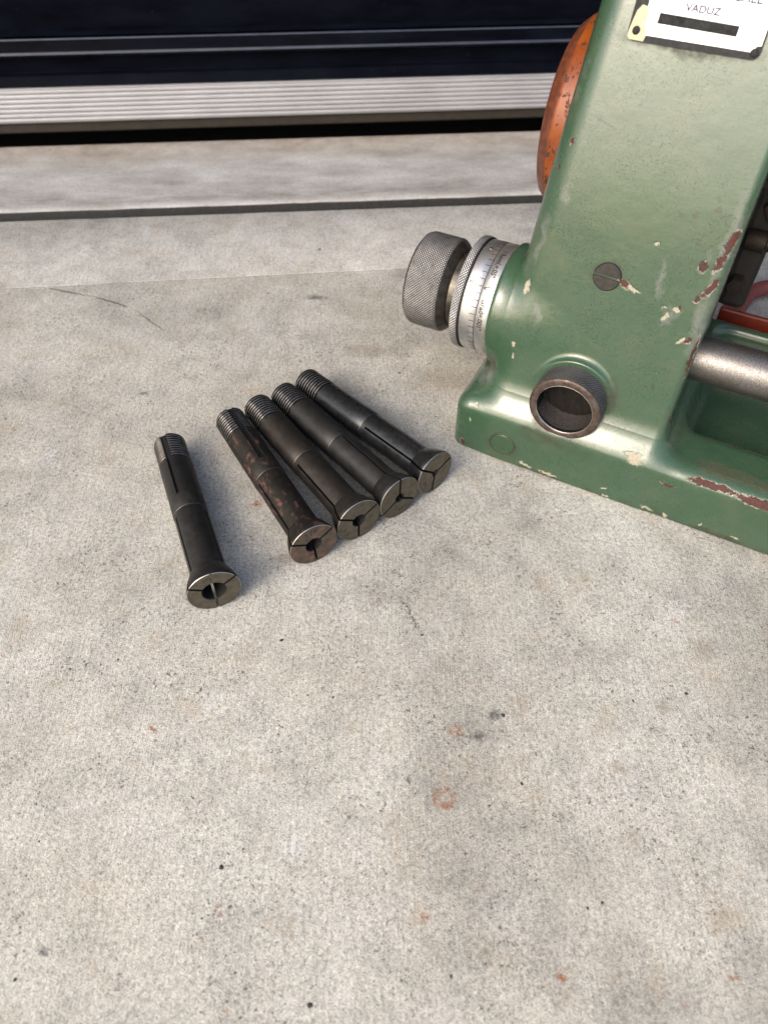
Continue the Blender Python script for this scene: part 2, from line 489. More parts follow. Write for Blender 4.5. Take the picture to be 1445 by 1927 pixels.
def sleeve_mat():
    m = Mat('satin_chrome_sleeve')
    turn = m.noise(2.0, 4, .7, src=m.map(scale=(3.0, .12, .12)))
    n = m.noise(.15, 5, .7)
    col = m.mix(m.ramp(n, [(.48, 0.0), (.72, 1.0)]), (.62, .62, .62), (.42, .39, .33))
    col = m.mix(1.0, col, m.ramp(turn, [(.3, .88), (.7, 1.08)]), 'MULTIPLY')
    sp = m.ramp(m.noise(.9, 4, .7), [(.66, 0.0), (.74, 1.0)])
    col = m.mix(m.math('MULTIPLY', sp, .6), col, (.13, .12, .10))
    return m.set(color=col, rough=m.ramp(n, [(.35, .36), (.7, .48)]), metal=.92, normal=m.bump(turn, .25, .05))


M_sleeve = sleeve_mat()
M_neck = simple('grimy_neck_steel', (.085, .078, .068), .42, .8, .3, .25, .55)


def shaft_mat():
    m = Mat('mottled_bare_steel')
    n = m.noise(1.5, 5, .7)
    blot = m.noise(.10, 4, .65, src=m.map(scale=(.5, 1, 1)))
    col = m.mix(m.ramp(n, [(.38, 0.0), (.6, 1.0)]), (.12, .108, .093), (.24, .24, .245))
    col = m.mix(m.math('MULTIPLY', m.ramp(blot, [(.45, 0.0), (.65, 1.0)]), .7), col, (.13, .105, .075))
    return m.set(color=col, rough=m.ramp(n, [(.35, .5), (.65, .36)]), metal=.9, normal=m.bump(n, .2, .1))


M_shaft = shaft_mat()


def rim_mat():
    m = Mat('rust_brown_rim')
    n = m.noise(.30, 5, .7)
    col = m.mix(m.ramp(n, [(.4, 0.0), (.62, 1.0)]), (.062, .036, .029), (.115, .095, .085))
    sp = m.ramp(m.noise(1.3, 4, .7), [(.64, 0.0), (.7, 1.0)])
    col = m.mix(sp, col, (.34, .31, .29))
    return m.set(color=col, rough=m.ramp(n, [(.35, .5), (.7, .34)]), metal=.55, normal=m.bump(n, .5, .25))


M_rim = rim_mat()
M_bore = simple('dark_bore', (.020, .018, .016), .48, .7, .3, .35, .5)
M_grit = simple('oily_dirt', (.022, .019, .017), .8, 0.0, .8, 1.2, .6)


def green_paint():
    m = Mat('green_machine_enamel')
    n0 = m.noise(.018, 4, .6)
    n1 = m.noise(.09, 5, .65)
    base = m.mix(m.ramp(n0, [(.35, 0.0), (.65, 1.0)]), (.029, .066, .035), (.036, .070, .043))
    base = m.mix(m.math('MULTIPLY', m.ramp(n1, [(.45, 0.0), (.7, 1.0)]), .35), base, (.024, .060, .033))
    grime = m.ramp(m.noise(.05, 5, .7, src=m.map(loc=(8, 1, 7))), [(.50, 0.0), (.75, 1.0)])
    base = m.mix(m.math('MULTIPLY', grime, .40), base, (.080, .092, .052))
    # rubbed places where the grey undercoat shows
    grey_b = m.attr('rub')
    gm = m.math('MULTIPLY', m.ramp(grey_b, [(.35, 1.0), (1.15, 0.0)]), m.ramp(m.noise(.35, 5, .7), [(.3, .35), (.65, 1.0)]))
    base = m.mix(m.math('MULTIPLY', gm, .75), base, (.13, .135, .13))
    # specks
    sk = m.ramp(m.noise(.55, 4, .75, src=m.map(loc=(2, 7, 3))), [(.685, 0.0), (.71, 1.0)])
    base = m.mix(m.math('MULTIPLY', sk, .6), base, (.035, .05, .035))
    sk2 = m.ramp(m.noise(.30, 4, .8, src=m.map(loc=(44, 7, 3))), [(.735, 0.0), (.75, 1.0)])
    base = m.mix(m.math('MULTIPLY', sk2, .7), base, (.40, .37, .28))
    grime_b = m.attr('grime')
    gmm = m.math('MULTIPLY', m.ramp(grime_b, [(.45, 1.0), (1.15, 0.0)]), m.ramp(m.noise(.2, 5, .7), [(.3, .2), (.58, 1.0)]))
    base = m.mix(m.math('MULTIPLY', gmm, .95), base, (.032, .038, .024))
    # chips: dark red oxide under a cream filler edge
    fr = m.math('MULTIPLY', m.math('SUBTRACT', m.noise(.9, 5, .8, src=m.map(loc=(61, 5, 5), rot=(.3, .5, .2))), .5), 1.1)
    A = m.math('ADD', m.attr('chip_oxide'), fr)
    B = m.math('ADD', m.attr('chip_filler'), m.math('MULTIPLY', fr, 1.3))
    Cc = m.math('ADD', m.attr('pit'), fr)
    ox = m.mix(m.ramp(m.noise(.35, 4, .7), [(.40, 0.0), (.6, 1.0)]), (.070, .021, .016), (.040, .026, .024))
    cream = m.mix(m.ramp(m.noise(1.1, 3, .7), [(.4, 0.0), (.65, 1.0)]), (.36, .335, .26), (.22, .20, .15))
    lipn = m.ramp(m.noise(.28, 3, .7, src=m.map(loc=(5, 15, 25))), [(.44, 0.0), (.56, 1.0)])
    mA_in = m.ramp(A, [(.76, 1.0), (.84, 0.0)]); mA_out = m.ramp(A, [(.88, 1.0), (.96, 0.0)])
    col = m.mix(m.math('MULTIPLY', mA_out, lipn), base, cream)
    col = m.mix(m.math('MULTIPLY', mA_out, m.math('SUBTRACT', 1.0, lipn)), col, ox)
    col = m.mix(mA_in, col, ox)
    mB = m.math('MULTIPLY', m.ramp(B, [(.74, 1.0), (.92, 0.0)]), .92)
    col = m.mix(mB, col, cream)
    mC = m.ramp(Cc, [(.75, 1.0), (1.0, 0.0)])
    col = m.mix(m.math('MULTIPLY', mC, .7), col, (.022, .032, .022))
    chip = m.math('MAXIMUM', m.math('MAXIMUM', mA_out, mB), m.math('MULTIPLY', mC, .3))
    # coarse crackle of flaked paint along the worn ledge
    fl = m.attr('flake')
    flm = m.math('MULTIPLY', m.ramp(fl, [(.8, 1.0), (1.0, 0.0)]), m.ramp(m.noise(.55, 5, .8), [(.42, 0.0), (.5, 1.0)]))
    col = m.mix(m.math('MULTIPLY', flm, .65), col, (.075, .07, .045))
    # relief: brush marks, orange peel, casting lumps, chips sunk in
    brush = m.noise(.5, 4, .65, src=m.map(scale=(.22, 1, 2.2)))
    peel = m.noise(1.0, 3, .6)
    lump = m.noise(.07, 3, .5)
    h1 = m.math('ADD', m.math('MULTIPLY', brush, .6), m.math('MULTIPLY', peel, .35))
    nrm = m.bump(lump, .45, 1.6)
    nrm = m.bump(h1, .5, .2, nrm)
    nrm = m.bump(m.math('SUBTRACT', 1.0, m.math('MAXIMUM', chip, m.math('MULTIPLY', flm, .6))), .5, .14, nrm)
    pin = m.ramp(m.noise(1.3, 3, .6, src=m.map(loc=(9, 33, 3), rot=(.7, .3, .5))), [(.60, 0.0), (.68, 1.0)])
    pin = m.math('MULTIPLY', pin, m.ramp(m.noise(.035, 3, .6, src=m.map(loc=(3, 3, 63))), [(.42, .15), (.58, 1.0)]))
    nrm = m.bump(m.math('SUBTRACT', 1.0, m.math('MAXIMUM', sk, pin)), 1.0, .22, nrm)
    rg = m.math('ADD', m.ramp(m.noise(.13, 5, .7, src=m.map(loc=(70, 1, 1))), [(.3, .24), (.7, .34)]), m.math('MULTIPLY', m.math('MAXIMUM', chip, m.math('MAXIMUM', gm, gmm)), .35), clamp=True)
    m.put(m.b.inputs['Coat Weight'], m.math('SUBTRACT', 1.0, m.math('MAXIMUM', m.math('MULTIPLY', gmm, .7), m.math('MAXIMUM', mA_out, mB)), clamp=True)); m.b.inputs['Coat Roughness'].default_value = .21; m.b.inputs['Coat IOR'].default_value = 1.5
    return m.set(color=col, rough=rg, normal=nrm, spec=.25)


M_green = green_paint()
M_green_plain = simple('green_plug_enamel', (.027, .058, .031), .32, 0, .3, .3, .12)


def orange_paint():
    m = Mat('chipped_orange_enamel')
    n = m.noise(.07, 4, .6)
    col = m.mix(m.ramp(n, [(.35, 0.0), (.65, 1.0)]), (.22, .055, .008), (.15, .034, .007))
    ch = m.noise(.26, 5, .8, src=m.map(scale=(1, 1, .55)))
    sp = m.n.new('ShaderNodeSeparateXYZ'); m.l.new(m.coord(), sp.inputs[0])
    ed = m.ramp(m.math('DIVIDE', m.math('ADD', sp.outputs[0], 30.0), 60.0), [(.12, .12), (.5, 0.0)])
    cm = m.ramp(m.math('ADD', ch, ed), [(.565, 0.0), (.595, 1.0)])
    col = m.mix(cm, col, (.030, .022, .018))
    return m.set(color=col, rough=m.math('ADD', .3, m.math('MULTIPLY', cm, .35)), normal=m.bump(m.math('SUBTRACT', 1.0, cm), .8, .3, m.bump(m.noise(.5, 3), .3, .2)))


M_orange = orange_paint()
M_orange_shade = simple('shaded_orange_brown', (.10, .030, .014), .45, .1, .6, .3, .6)  # shade painted in: the same orange, browner where the guard turns away
M_red = simple('red_machine_enamel', (.12, .016, .008), .35, 0, .3, .2, .25)
M_hose = simple('dusty_red_rubber', (.225, .055, .042), .6, 0, .3, .25, .3)
M_grease = simple('greasy_black_iron', (.007, .0055, .0045), .6, 0, .8, .22, .7)
M_rusty_bolt = simple('rusty_bolt_iron', (.013, .008, .005), .65, .3, .9, .4, .8)

M_alu = Mat('dusty_aluminium')
_n = M_alu.noise(.06, 5, .7, src=M_alu.map(scale=(.3, 1, .6)))
_c = M_alu.mix(M_alu.ramp(_n, [(.3, 0.0), (.7, 1.0)]), (.43, .435, .455), (.54, .54, .56))
_s = M_alu.ramp(M_alu.noise(.12, 5, .8, src=M_alu.map(loc=(2, 2, 8))), [(.64, 0.0), (.70, 1.0)])
_c = M_alu.mix(M_alu.math('MULTIPLY', _s, .5), _c, (.30, .23, .15))
M_alu = M_alu.set(color=_c, rough=.5, metal=.6, normal=M_alu.bump(_n, .03, .2))


def shutter_mat():
    m = Mat('dusty_navy_enamel')
    n = m.noise(.06, 5, .7, src=m.map(scale=(.25, 1, 1)))
    col = m.mix(m.ramp(n, [(.35, 0.0), (.65, 1.0)]), (.0015, .0018, .0036), (.0035, .0045, .0085))
    d = m.ramp(m.noise(.22, 5, .85, src=m.map(loc=(40, 4, 2), rot=(.4, .3, .6))), [(.66, 0.0), (.72, 1.0)])
    col = m.mix(m.math('MULTIPLY', d, .30), col, (.16, .14, .12))
    return m.set(color=col, rough=.30, spec=.03, normal=m.bump(n, .05, .3))


M_navy = shutter_mat()
M_navy_edge = simple('navy_edge_highlight', (.026, .031, .048), .4, 0, .1, .05, .5)  # highlight lines of the slat's edges, painted as a lighter navy
M_rubber = simple('dusty_brown_rubber', (.022, .017, .011), .8, 0, .5, .2, .4)
M_black = simple('black_joint_filler', (.016, .016, .016), .9, 0, .7, .5, .5)
M_plate_white = Mat('white_enamel_plate')
_n = M_plate_white.noise(.12, 5, .75)
_c = M_plate_white.mix(M_plate_white.ramp(_n, [(.56, 0.0), (.72, 1.0)]), (.76, .76, .76), (.56, .53, .47))
M_plate_white = M_plate_white.set(color=_c, rough=.35, normal=M_plate_white.bump(_n, .1, .2))
M_plate_cream = simple('yellowed_cream_corner', (.45, .40, .27), .7, 0, .4, .5, .25, spec=.1)
M_plate_dark = simple('tarnished_plate_metal', (.022, .024, .025), .6, 0, .3, .8, .35, spec=.15)
M_plate_ink = simple('worn_grey_blue_ink', (.05, .055, .10), .8, 0, .1, 1.0, .4, spec=.05)
M_plate_bar = simple('stamped_black_field', (.020, .022, .022), .7, 0, .3, .5, .6, spec=.1)

# ------------------------------------------------------------------ the setting: slabs in front of the door
WA = R(4.2)                                # the door line is turned a little against the camera
wdir = np.array([math.cos(WA), math.sin(WA)]); wnor = np.array([-math.sin(WA), math.cos(WA)])
W0 = np.array([-385.0, 770.0])             # a point of the door's foot (mm)


def wpt(s, off):                            # along the door, and towards the inside
    p = W0 + wdir * s + wnor * off
    return p


def line_y(p, q):                           # helper: y of the line through p, q at x
    return lambda x: p[1] + (q[1] - p[1]) * (x - p[0]) / (q[0] - p[0])


crease = line_y((-276.2, 506.3), (-1.1, 531.8))
joint = line_y((-332.5, 612.6), (136.7, 645.8))


def slab(name, front, back, z, mat, x0=-2200, x1=2200, depth=60, amp=0.0, bev=0.6, nx=260, label=None):
    """a cast slab between two nearly straight edges, its rims slightly ragged"""
    xs = np.linspace(x0, x1, nx)
    V = []; F = []
    prof = []
    for k, x in enumerate(xs):
        jf = amp * (noise.noise(Vector((x * .05, 3.1, z))) + .6 * noise.noise(Vector((x * .23, 7.7, z))))
        jb = amp * (noise.noise(Vector((x * .05, 13.1, z))) + .6 * noise.noise(Vector((x * .23, 17.7, z))))
        f = front(x) + jf; b = back(x) + jb
        ring = [(x, f, z - depth), (x, f, z - bev), (x, f + bev * .35, z - bev * .3), (x, f + bev, z), (x, b - bev, z), (x, b - bev * .35, z - bev * .3), (x, b, z - bev), (x, b, z - depth)]
        V += ring
    m = 8
    for k in range(nx - 1):
        for i in range(m):
            i2 = (i + 1) % m
            F.append((k * m + i, (k + 1) * m + i, (k + 1) * m + i2, k * m + i2))
    return mesh_obj(name, V, F, mat, smooth=True, sharp=50, kind='structure')


slab('ground', lambda x: -750.0, lambda x: crease(x) - .25, 0.0, M_conc, amp=.35, bev=.35, nx=700)
slab('pavement_strip', lambda x: crease(x) + .25, lambda x: joint(x) - 6.2, -0.2, M_conc_strip, amp=.5, bev=.6, nx=500)
M_dark_ground = simple('unseen_dark_ground', (.045, .045, .047), .9, 0, .8, .2, .4)  # unseen dark ground, added so the lower column has less to reflect
V, F = box(-30000, 30000, -40000, -754, -60, -6)
mesh_obj('added_ground', V, F, M_dark_ground, smooth=False, kind='structure')
for sx in (-1, 1):
    V, F = box(*sorted((sx * 2204, sx * 30000)), -754, 12000, -60, -6)
    mesh_obj('added_ground', V, F, M_dark_ground, smooth=False, kind='structure')
# joint: filler lying lower between the strip and the sill
jx = np.linspace(-2200, 2200, 300)
V = []; F = []
for x in jx:
    V += [(x, joint(x) - 12, -7 + .8 * noise.noise(Vector((x * .06, 0, 0)))), (x, joint(x) + 12, -5 + .8 * noise.noise(Vector((x * .06, 5, 0))))]
for k in range(len(jx) - 1):
    F.append((2 * k, 2 * k + 2, 2 * k + 3, 2 * k + 1))
mesh_obj('joint_filler', V, F, M_black, kind='structure')

# grit: crumbs of stone and rubber lying on the slab
mb = MB()
big_crumbs = [(-66, 87, 1.2), (55, 153, 1.2), (-51, 193, 1.1), (-36, 163, .7), (-24, 162, .7), (117, 160, .9), (60, 121, .9), (143, 164, 1.1), (-137, 48, .9), (-27, 40, 1.2), (86, 74, .8), (80, 72, .7), (25, 49, .9),
              (19, 196, .9), (16, 205, .5), (12, 213, .5), (-53, 561, 1.4), (-130, 182, .7), (-152, 177, .6), (-58, 94, .6), (-143, 97, .7)]
rg_ = random.Random(11)
spots = big_crumbs + [(rg_.uniform(-260, 240), 20 + 520 * rg_.random() ** 1.2, rg_.uniform(.16, .42)) for _ in range(260)]
for (x, y, r) in spots:
    ph = rg_.uniform(0, 6.28); el = rg_.uniform(.6, 1.0)
    V = []
    for (a, b) in ((0, 0), (60, 0), (120, 0), (180, 0), (240, 0), (300, 0), (30, 45), (150, 45), (270, 45)):
        q = r * rg_.uniform(.7, 1.25) * math.cos(R(b))
        X, Y = q * math.cos(R(a)), q * math.sin(R(a)) * el
        V.append((x + X * math.cos(ph) - Y * math.sin(ph), y + X * math.sin(ph) + Y * math.cos(ph), r * .55 * math.sin(R(b)) * rg_.uniform(.7, 1.3) - .04))
    V.append((x, y, r * .6))
    F = [(0, 1, 6), (1, 2, 7, 6), (2, 3, 7), (3, 4, 8, 7), (4, 5, 8), (5, 0, 6, 8), (6, 7, 9), (7, 8, 9), (8, 6, 9)]
    mb.add(V, F, 0 if r > .5 or rg_.random() < .6 else 1)
mb.obj('grit', [simple('black_grit', (.03, .028, .026), .85, 0, .5, 2.0, .5), simple('brown_grit', (.16, .12, .08), .85, 0, .5, 2.0, .5)], None, smooth=False, kind='stuff')

# the sill under the door is its own casting, its front edge rounded and a little higher
sill_o = np.array([-385.0, joint(-385.0)])
ang_j = math.atan2(joint(1000) - joint(0), 1000)
V = []; F = []
prof = [(2.5, -60), (3.0, 0.5), (3.7, 2.2), (5.0, 3.2), (7.0, 3.8), (10, 4.0), (14, 3.5), (18, 3.0), (60, 2.8), (110, 2.6), (130, 2.2), (137, 1.6), (141, .2), (143, -3), (143.4, -60), (146, -70), (400, -70), (1500, -70)]
SM = []
xs = np.linspace(-1900, 2700, 420)
for x in xs:
    for i, (y, z) in enumerate(prof):
        j = .5 * noise.noise(Vector((x * .05, y * .1, 2))) + .3 * noise.noise(Vector((x * .3, y * .1, 2)))
        V.append((x, y + (j if i < 6 else 0), z + j * .4))
m_ = len(prof)
for k in range(len(xs) - 1):
    for i in range(m_ - 1):
        F.append((k * m_ + i, (k + 1) * m_ + i, (k + 1) * m_ + i + 1, k * m_ + i + 1)); SM.append(1 if i < 2 or i > 12 else 0)
sill = mesh_obj('door_sill', V, F, [M_sill, M_black], mi=SM, sharp=60, kind='structure')
sill.location = (sill_o[0] * MM, sill_o[1] * MM, 0)
sill.rotation_euler = (0, 0, ang_j)

# ------------------------------------------------------------------ roller door
DOFF = wpt(0, 15.0)
door = empty('roller_door', (DOFF[0] * MM, DOFF[1] * MM, 0), WA,
             label='dark navy roller door with a ribbed aluminium bottom rail, standing just above the sill', cat='door')
X0, X1 = -1500, 2300
# ribbed aluminium rail: z 12.5 .. 45
rp = [(28, 8), (0.6, 8.0), (0, 8.6)]
nr = 7
z_ = 13.6
h_ = (39.4 - 8.6) / nr
for k in range(nr):
    a = 8.6 + k * h_
    rp += [(0.0, a + .1), (-.35, a + .7), (-.55, a + h_ * .45), (-.35, a + h_ - .85), (0.0, a + h_ - .55), (1.5, a + h_ - .45), (1.5, a + h_ - .05)]
rp += [(-.9, 39.5), (-.9, 40.6), (28, 40.6)]
V, F = extrude_profile(rp, X0, X1, 2)
mesh_obj('bottom_rail', V, F, M_alu, door, sharp=25)
V, F = extrude_profile([(22, -3.0), (5.0, -3.3), (3.2, -1.6), (3.0, 7.7), (22, 7.7)], X0, X1, 2)
mesh_obj('rubber_seal', V, F, M_rubber, door)
# lip and slats above (navy)
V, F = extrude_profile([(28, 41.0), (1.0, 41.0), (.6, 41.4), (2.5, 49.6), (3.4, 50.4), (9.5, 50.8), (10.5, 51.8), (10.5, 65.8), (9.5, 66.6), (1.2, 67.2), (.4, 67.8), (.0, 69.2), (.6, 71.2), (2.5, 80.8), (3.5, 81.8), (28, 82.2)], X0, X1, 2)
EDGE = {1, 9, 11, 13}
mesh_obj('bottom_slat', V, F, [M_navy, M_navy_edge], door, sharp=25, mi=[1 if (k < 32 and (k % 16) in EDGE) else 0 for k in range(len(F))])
slat_me = None
for k in range(23):
    z0 = 82.8 + k * 86
    if slat_me is None:
        pr = [(28, 0), (5.5, 0), (4.8, .7)]
        for i in range(13):
            t = i / 12
            pr.append((11 - 3.5 * math.sin(math.pi * t), 3 + t * 66))
        pr += [(5.0, 72), (4.2, 73), (4.2, 75), (5.6, 84.6), (28, 85.4)]
        V, F = extrude_profile(pr, X0, X1, 2)
        o = mesh_obj('slat', V, F, M_navy, door, sharp=25)
        slat_me = o
        o.location = (0, 0, z0 * MM)
    else:
        o = slat_me.copy(); sc.collection.objects.link(o); o.parent = door; o.location = (0, 0, z0 * MM)
V, F = box(-6000, 6500, 40, 300, 2070, 6000)
M_fac = simple('grey_rendered_wall', (.30, .29, .27), .9, 0, .5, .05, .15)
o = mesh_obj('facade_wall', V, F, M_fac, smooth=False, kind='structure'); o.location = (W0[0] * MM, W0[1] * MM, 0); o.rotation_euler = (0, 0, WA)
for fx in ((-6000, X0 - 2), (X1 + 2, 6500)):
    V, F = box(fx[0], fx[1], 10, 300, -80, 2070)
    o = mesh_obj('facade_wall', V, F, M_fac, smooth=False, kind='structure'); o.location = (W0[0] * MM, W0[1] * MM, 0); o.rotation_euler = (0, 0, WA)
# the unlit room behind: back wall and floor are closed off a little way in
V, F = box(X0, X1, 900, 920, -10, 2100)
mesh_obj('room_wall', V, F, M_black, smooth=False, kind='structure').location = (W0[0] * MM, W0[1] * MM, 0)
bpy.data.objects['room_wall'].rotation_euler = (0, 0, WA)
V, F = box(X0, X1, 32, 900, 2062, 2080)
o = mesh_obj('room_ceiling', V, F, M_black, smooth=False, kind='structure'); o.location = (W0[0] * MM, W0[1] * MM, 0); o.rotation_euler = (0, 0, WA)
for sx in (X0, X1 - 20):
    V, F = box(sx, sx + 20, 30, 900, -10, 2060)
    o = mesh_obj('room_side_wall', V, F, M_black, smooth=False, kind='structure'); o.location = (W0[0] * MM, W0[1] * MM, 0); o.rotation_euler = (0, 0, WA)

# ------------------------------------------------------------------ collets
def sector(prof_out, r_in, a0, a1, gap, nth, zs, cap_mats=(0, 0, 0, 0, 0), out_mat=None):
    """solid piece of a tube between two parallel-sided slots.
    prof_out(z, theta) -> outer radius; r_in(z) -> inner radius; gap = slot width (0: closed ring)"""
    V = []; F = []; M = []
    nz = len(zs)
    closed = gap <= 0
    def ang(r):
        g = 0 if closed else math.asin(min(.95, gap / 2 / max(r, .1)))
        return np.linspace(a0 + g, a1 - g, nth + 1)
    cols = nth + 1
    for z in zs:
        mean = (a0 + a1) / 2
        ro = prof_out(z, mean); aa = ang(ro)
        for t in aa:
            r = prof_out(z, t); V.append((r * math.cos(t), r * math.sin(t), z))
    off = nz * cols
    for z in zs:
        r = r_in(z); aa = ang(r)
        for t in aa: V.append((r * math.cos(t), r * math.sin(t), z))
    for i in range(nz - 1):
        for j in range(nth):
            a = i * cols + j
            F.append((a, a + 1, a + cols + 1, a + cols)); M.append(out_mat(i) if out_mat else cap_mats[0])
            b = off + a
            F.append((b, b + cols, b + cols + 1, b + 1)); M.append(cap_mats[1])
        if not closed:
            a = i * cols
            F.append((a, a + cols, off + a + cols, off + a)); M.append(cap_mats[2])
            a = i * cols + nth
            F.append((a, off + a, off + a + cols, a + cols)); M.append(cap_mats[2])
    for j in range(nth):
        F.append((j, off + j, off + j + 1, j + 1)); M.append(cap_mats[3])
        a = (nz - 1) * cols + j
        F.append((a, a + 1, off + a + 1, off + a)); M.append(cap_mats[4])
    return V, F, M


LC, RB, RH, RT = 118.4, 9.55, 13.75, 9.45
Z_THR, Z_KEY, Z_RING, Z_SLOT, Z_HEAD = 21.5, 52.0, 63.0, 66.0, 106.2


def thread_r(z, t):
    p = 2.15
    f = (z / p + t / (2 * math.pi)) % 1.0
    g = 1 - abs(2 * f - 1)
    g = min(1.0, g * 1.35)
    r = RT - 1.05 * (1 - g)
    if z < 1.2: r = min(r, RT - (1.2 - z) * 0.9)
    return r


def make_collet(loc_tail, loc_head, label, bore, slot_rot, key_ang, mats, mark=None, mark_ang=90, mark_size=4.2, grp='steel collets lying on the concrete'):
    """collet lying on the ground: thread end at loc_tail, wide face at loc_head (world mm, axis points)"""
    T = Vector(loc_tail); H = Vector(loc_head)
    zax = (H - T).normalized()
    # right as seen when looking at the face
    xax = Vector((0, 0, 1)).cross(zax).normalized()
    yax = zax.cross(xax).normalized()
    rot = Matrix((xax, yax, zax)).transposed()
    root = bpy.data.objects.new('collet', None)
    root.empty_display_size = .02
    root.location = T * MM
    root.rotation_euler = rot.to_euler()
    link(root, None, label, 'collet', grp)
    body, thr, face = mats
    ms = [body, M_slot, M_edge, face, thr, M_ring]
    rb = bore
    rk = 8.0                      # floor of the keyway
    kw = 3.5
    ka = R(key_ang)
    # --- thread
    zs = np.arange(0, Z_THR + .01, 2.15 / 9)
    mb = MB()
    V, F, M = sector(thread_r, lambda z: rk - .05, ka, ka + 2 * math.pi, kw, 120, zs, (4, 1, 1, 4, 4))
    mb.add(V, F, M)
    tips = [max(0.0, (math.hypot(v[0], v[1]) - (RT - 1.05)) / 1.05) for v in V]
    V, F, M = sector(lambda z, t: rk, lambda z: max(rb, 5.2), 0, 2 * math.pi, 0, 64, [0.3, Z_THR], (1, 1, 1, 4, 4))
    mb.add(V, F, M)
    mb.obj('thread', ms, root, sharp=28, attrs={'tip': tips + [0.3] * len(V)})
    # --- plain rear barrel with the keyway, relief ring, slotted front barrel
    mb = MB()
    def bo(z, t):
        if z < Z_THR + .8: return RB - .55 * (Z_THR + .8 - z) / .8 - .05
        return RB
    V, F, M = sector(bo, lambda z: rk - .05, ka, ka + 2 * math.pi, kw, 96, [Z_THR, Z_THR + .8, Z_THR + 1.2, Z_KEY], (0, 1, 1, 0, 0), lambda i: 2 if i == 0 else 0)
    mb.add(V, F, M)
    V, F, M = sector(lambda z, t: rk, lambda z: max(rb, 5.2), 0, 2 * math.pi, 0, 64, [Z_THR, Z_KEY], (1, 1, 1, 1, 1)); mb.add(V, F, M)
    def bo2(z, t):
        if z <= Z_RING - .15: return RB
        if z <= Z_RING: return RB - .08
        return RB - .25
    V, F, M = sector(bo2, lambda z: max(rb, 5.2), 0, 2 * math.pi, 0, 96, [Z_KEY, Z_RING - .2, Z_RING - .02, Z_RING + .12, Z_SLOT], (0, 1, 1, 0, 0), lambda i: 5 if i == 1 else 0); mb.add(V, F, M)
    sa = R(slot_rot)
    for k in range(3):
        a0 = sa + k * 2 * math.pi / 3
        V, F, M = sector(lambda z, t: RB - .25, lambda z: rb, a0, a0 + 2 * math.pi / 3, 1.3, 32, [Z_SLOT, Z_HEAD - 8, Z_HEAD], (0, 1, 1, 0, 0))
        mb.add(V, F, M)
    mb.obj('barrel', ms, root, sharp=30)
    # --- three jaws of the head
    hz = [Z_HEAD - .02, Z_HEAD + .5, Z_HEAD + 2, Z_HEAD + 4, Z_HEAD + 6, Z_HEAD + 8, LC - 2.2, LC - .55, LC - .25, LC]
    hr = [RB + .02, RB + .35, RB + 1.05, RB + 1.95, RB + 2.75, RB + 3.40, RH - .15, RH, RH - .06, RH - .3]
    rr = dict(zip(hz, hr))
    for k in range(3):
        a0 = sa + k * 2 * math.pi / 3
        V, F, M = sector(lambda z, t: rr[z], lambda z: rb + (0.35 if z >= LC - .01 else 0), a0, a0 + 2 * math.pi / 3, 1.3, 36, hz, (0, 1, 1, 0, 3), lambda i: 2 if i >= len(hz) - 2 else 0)
        mbj = MB(); mbj.add(V, F, M)
        mbj.obj('jaw', ms, root, sharp=30)
    # --- stamped size
    if mark:
        mk = MB()
        ma = R(mark_ang)
        rm_ = (RH + rb) / 2 + (0.3 if mark_size > 3 else .8)
        for s_, dx, dy, size, ra in mark:
            V, F = text_mesh(s_, size * 1.15, .09)
            out = []
            for x, y, z in V:
                ca, sa_ = math.cos(R(ra)), math.sin(R(ra))
                x, y = x * ca - y * sa_ + dx, x * sa_ + y * ca + dy
                # x right / y outwards at the mark's place
                q = ma - math.pi / 2
                X = x * math.cos(q) - (y + rm_) * math.sin(q); Y = x * math.sin(q) + (y + rm_) * math.cos(q)
                out.append((X, Y, LC + .03))
            mk.add(out, F, 0)
        mk.obj('stamped_size', [M_dark], root, smooth=False)
    return root


def axis_pts(tx, ty, phi, L=LC):
    d = Vector((math.sin(phi), -math.cos(phi), (RH - RT) / L)).normalized()
    T = Vector((tx, ty, RT + .15))
    return T, T + d * L


P_ = R(21.90)
cl = [(-129.2, 322.7, R(21.9)), (-95.9, 345.0, R(29.9)), (-80.2, 356.9, R(34.3)), (-65.0, 368.1, R(38.55)), (-51.2, 381.4, R(42.9))]
T, H = axis_pts(*cl[0])
make_collet(T, H, 'black steel collet lying alone, apart from the others, stamped 1/2 above its wide bore', 6.1, 29, 104,
            (M_body, M_thread, M_face), mark=[('1', -2.0, -.3, 3.1, 6), ('2', 1.3, -.7, 3.1, -4), ('_', -.6, 1.9, 3.0, 0), ('"', 2.9, 2.2, 3.2, 0), ('/', -.5, -.3, 3.0, 0)], mark_ang=100)
T, H = axis_pts(*cl[1])
make_collet(T, H, 'rusty collet with red rust patches, leftmost of the row of four, stamped 3/8', 4.5, 32, 84,
            (M_body_rust, M_thread, M_face_rust), mark=[('3', -2.9, .1, 3.0, 10), ('/', 0, .0, 4.6, 0), ('8', 2.5, .2, 3.0, -8)], mark_ang=94)
T, H = axis_pts(*cl[2])
make_collet(T, H, 'brownish steel collet stamped 5/16, just right of the rusty one', 3.9, 26, 300,
            (M_body_warm, M_thread, M_face), mark=[('5', -2.6, .1, 2.7, 10), ('/', -1.1, 0, 3.2, 0), ('16', 1.3, .1, 2.7, -8), ('"', 3.6, .6, 2.6, 0)], mark_ang=206)
T, H = axis_pts(*cl[3])
make_collet(T, H, 'dark collet with one face slot pointing up, between the brownish and polished ones', 2.7, 86, 340,
            (M_body, M_thread, M_face), mark=[('1/4', 0, 0, 2.5, 0)], mark_ang=275, mark_size=3)
T, H = axis_pts(*cl[4])
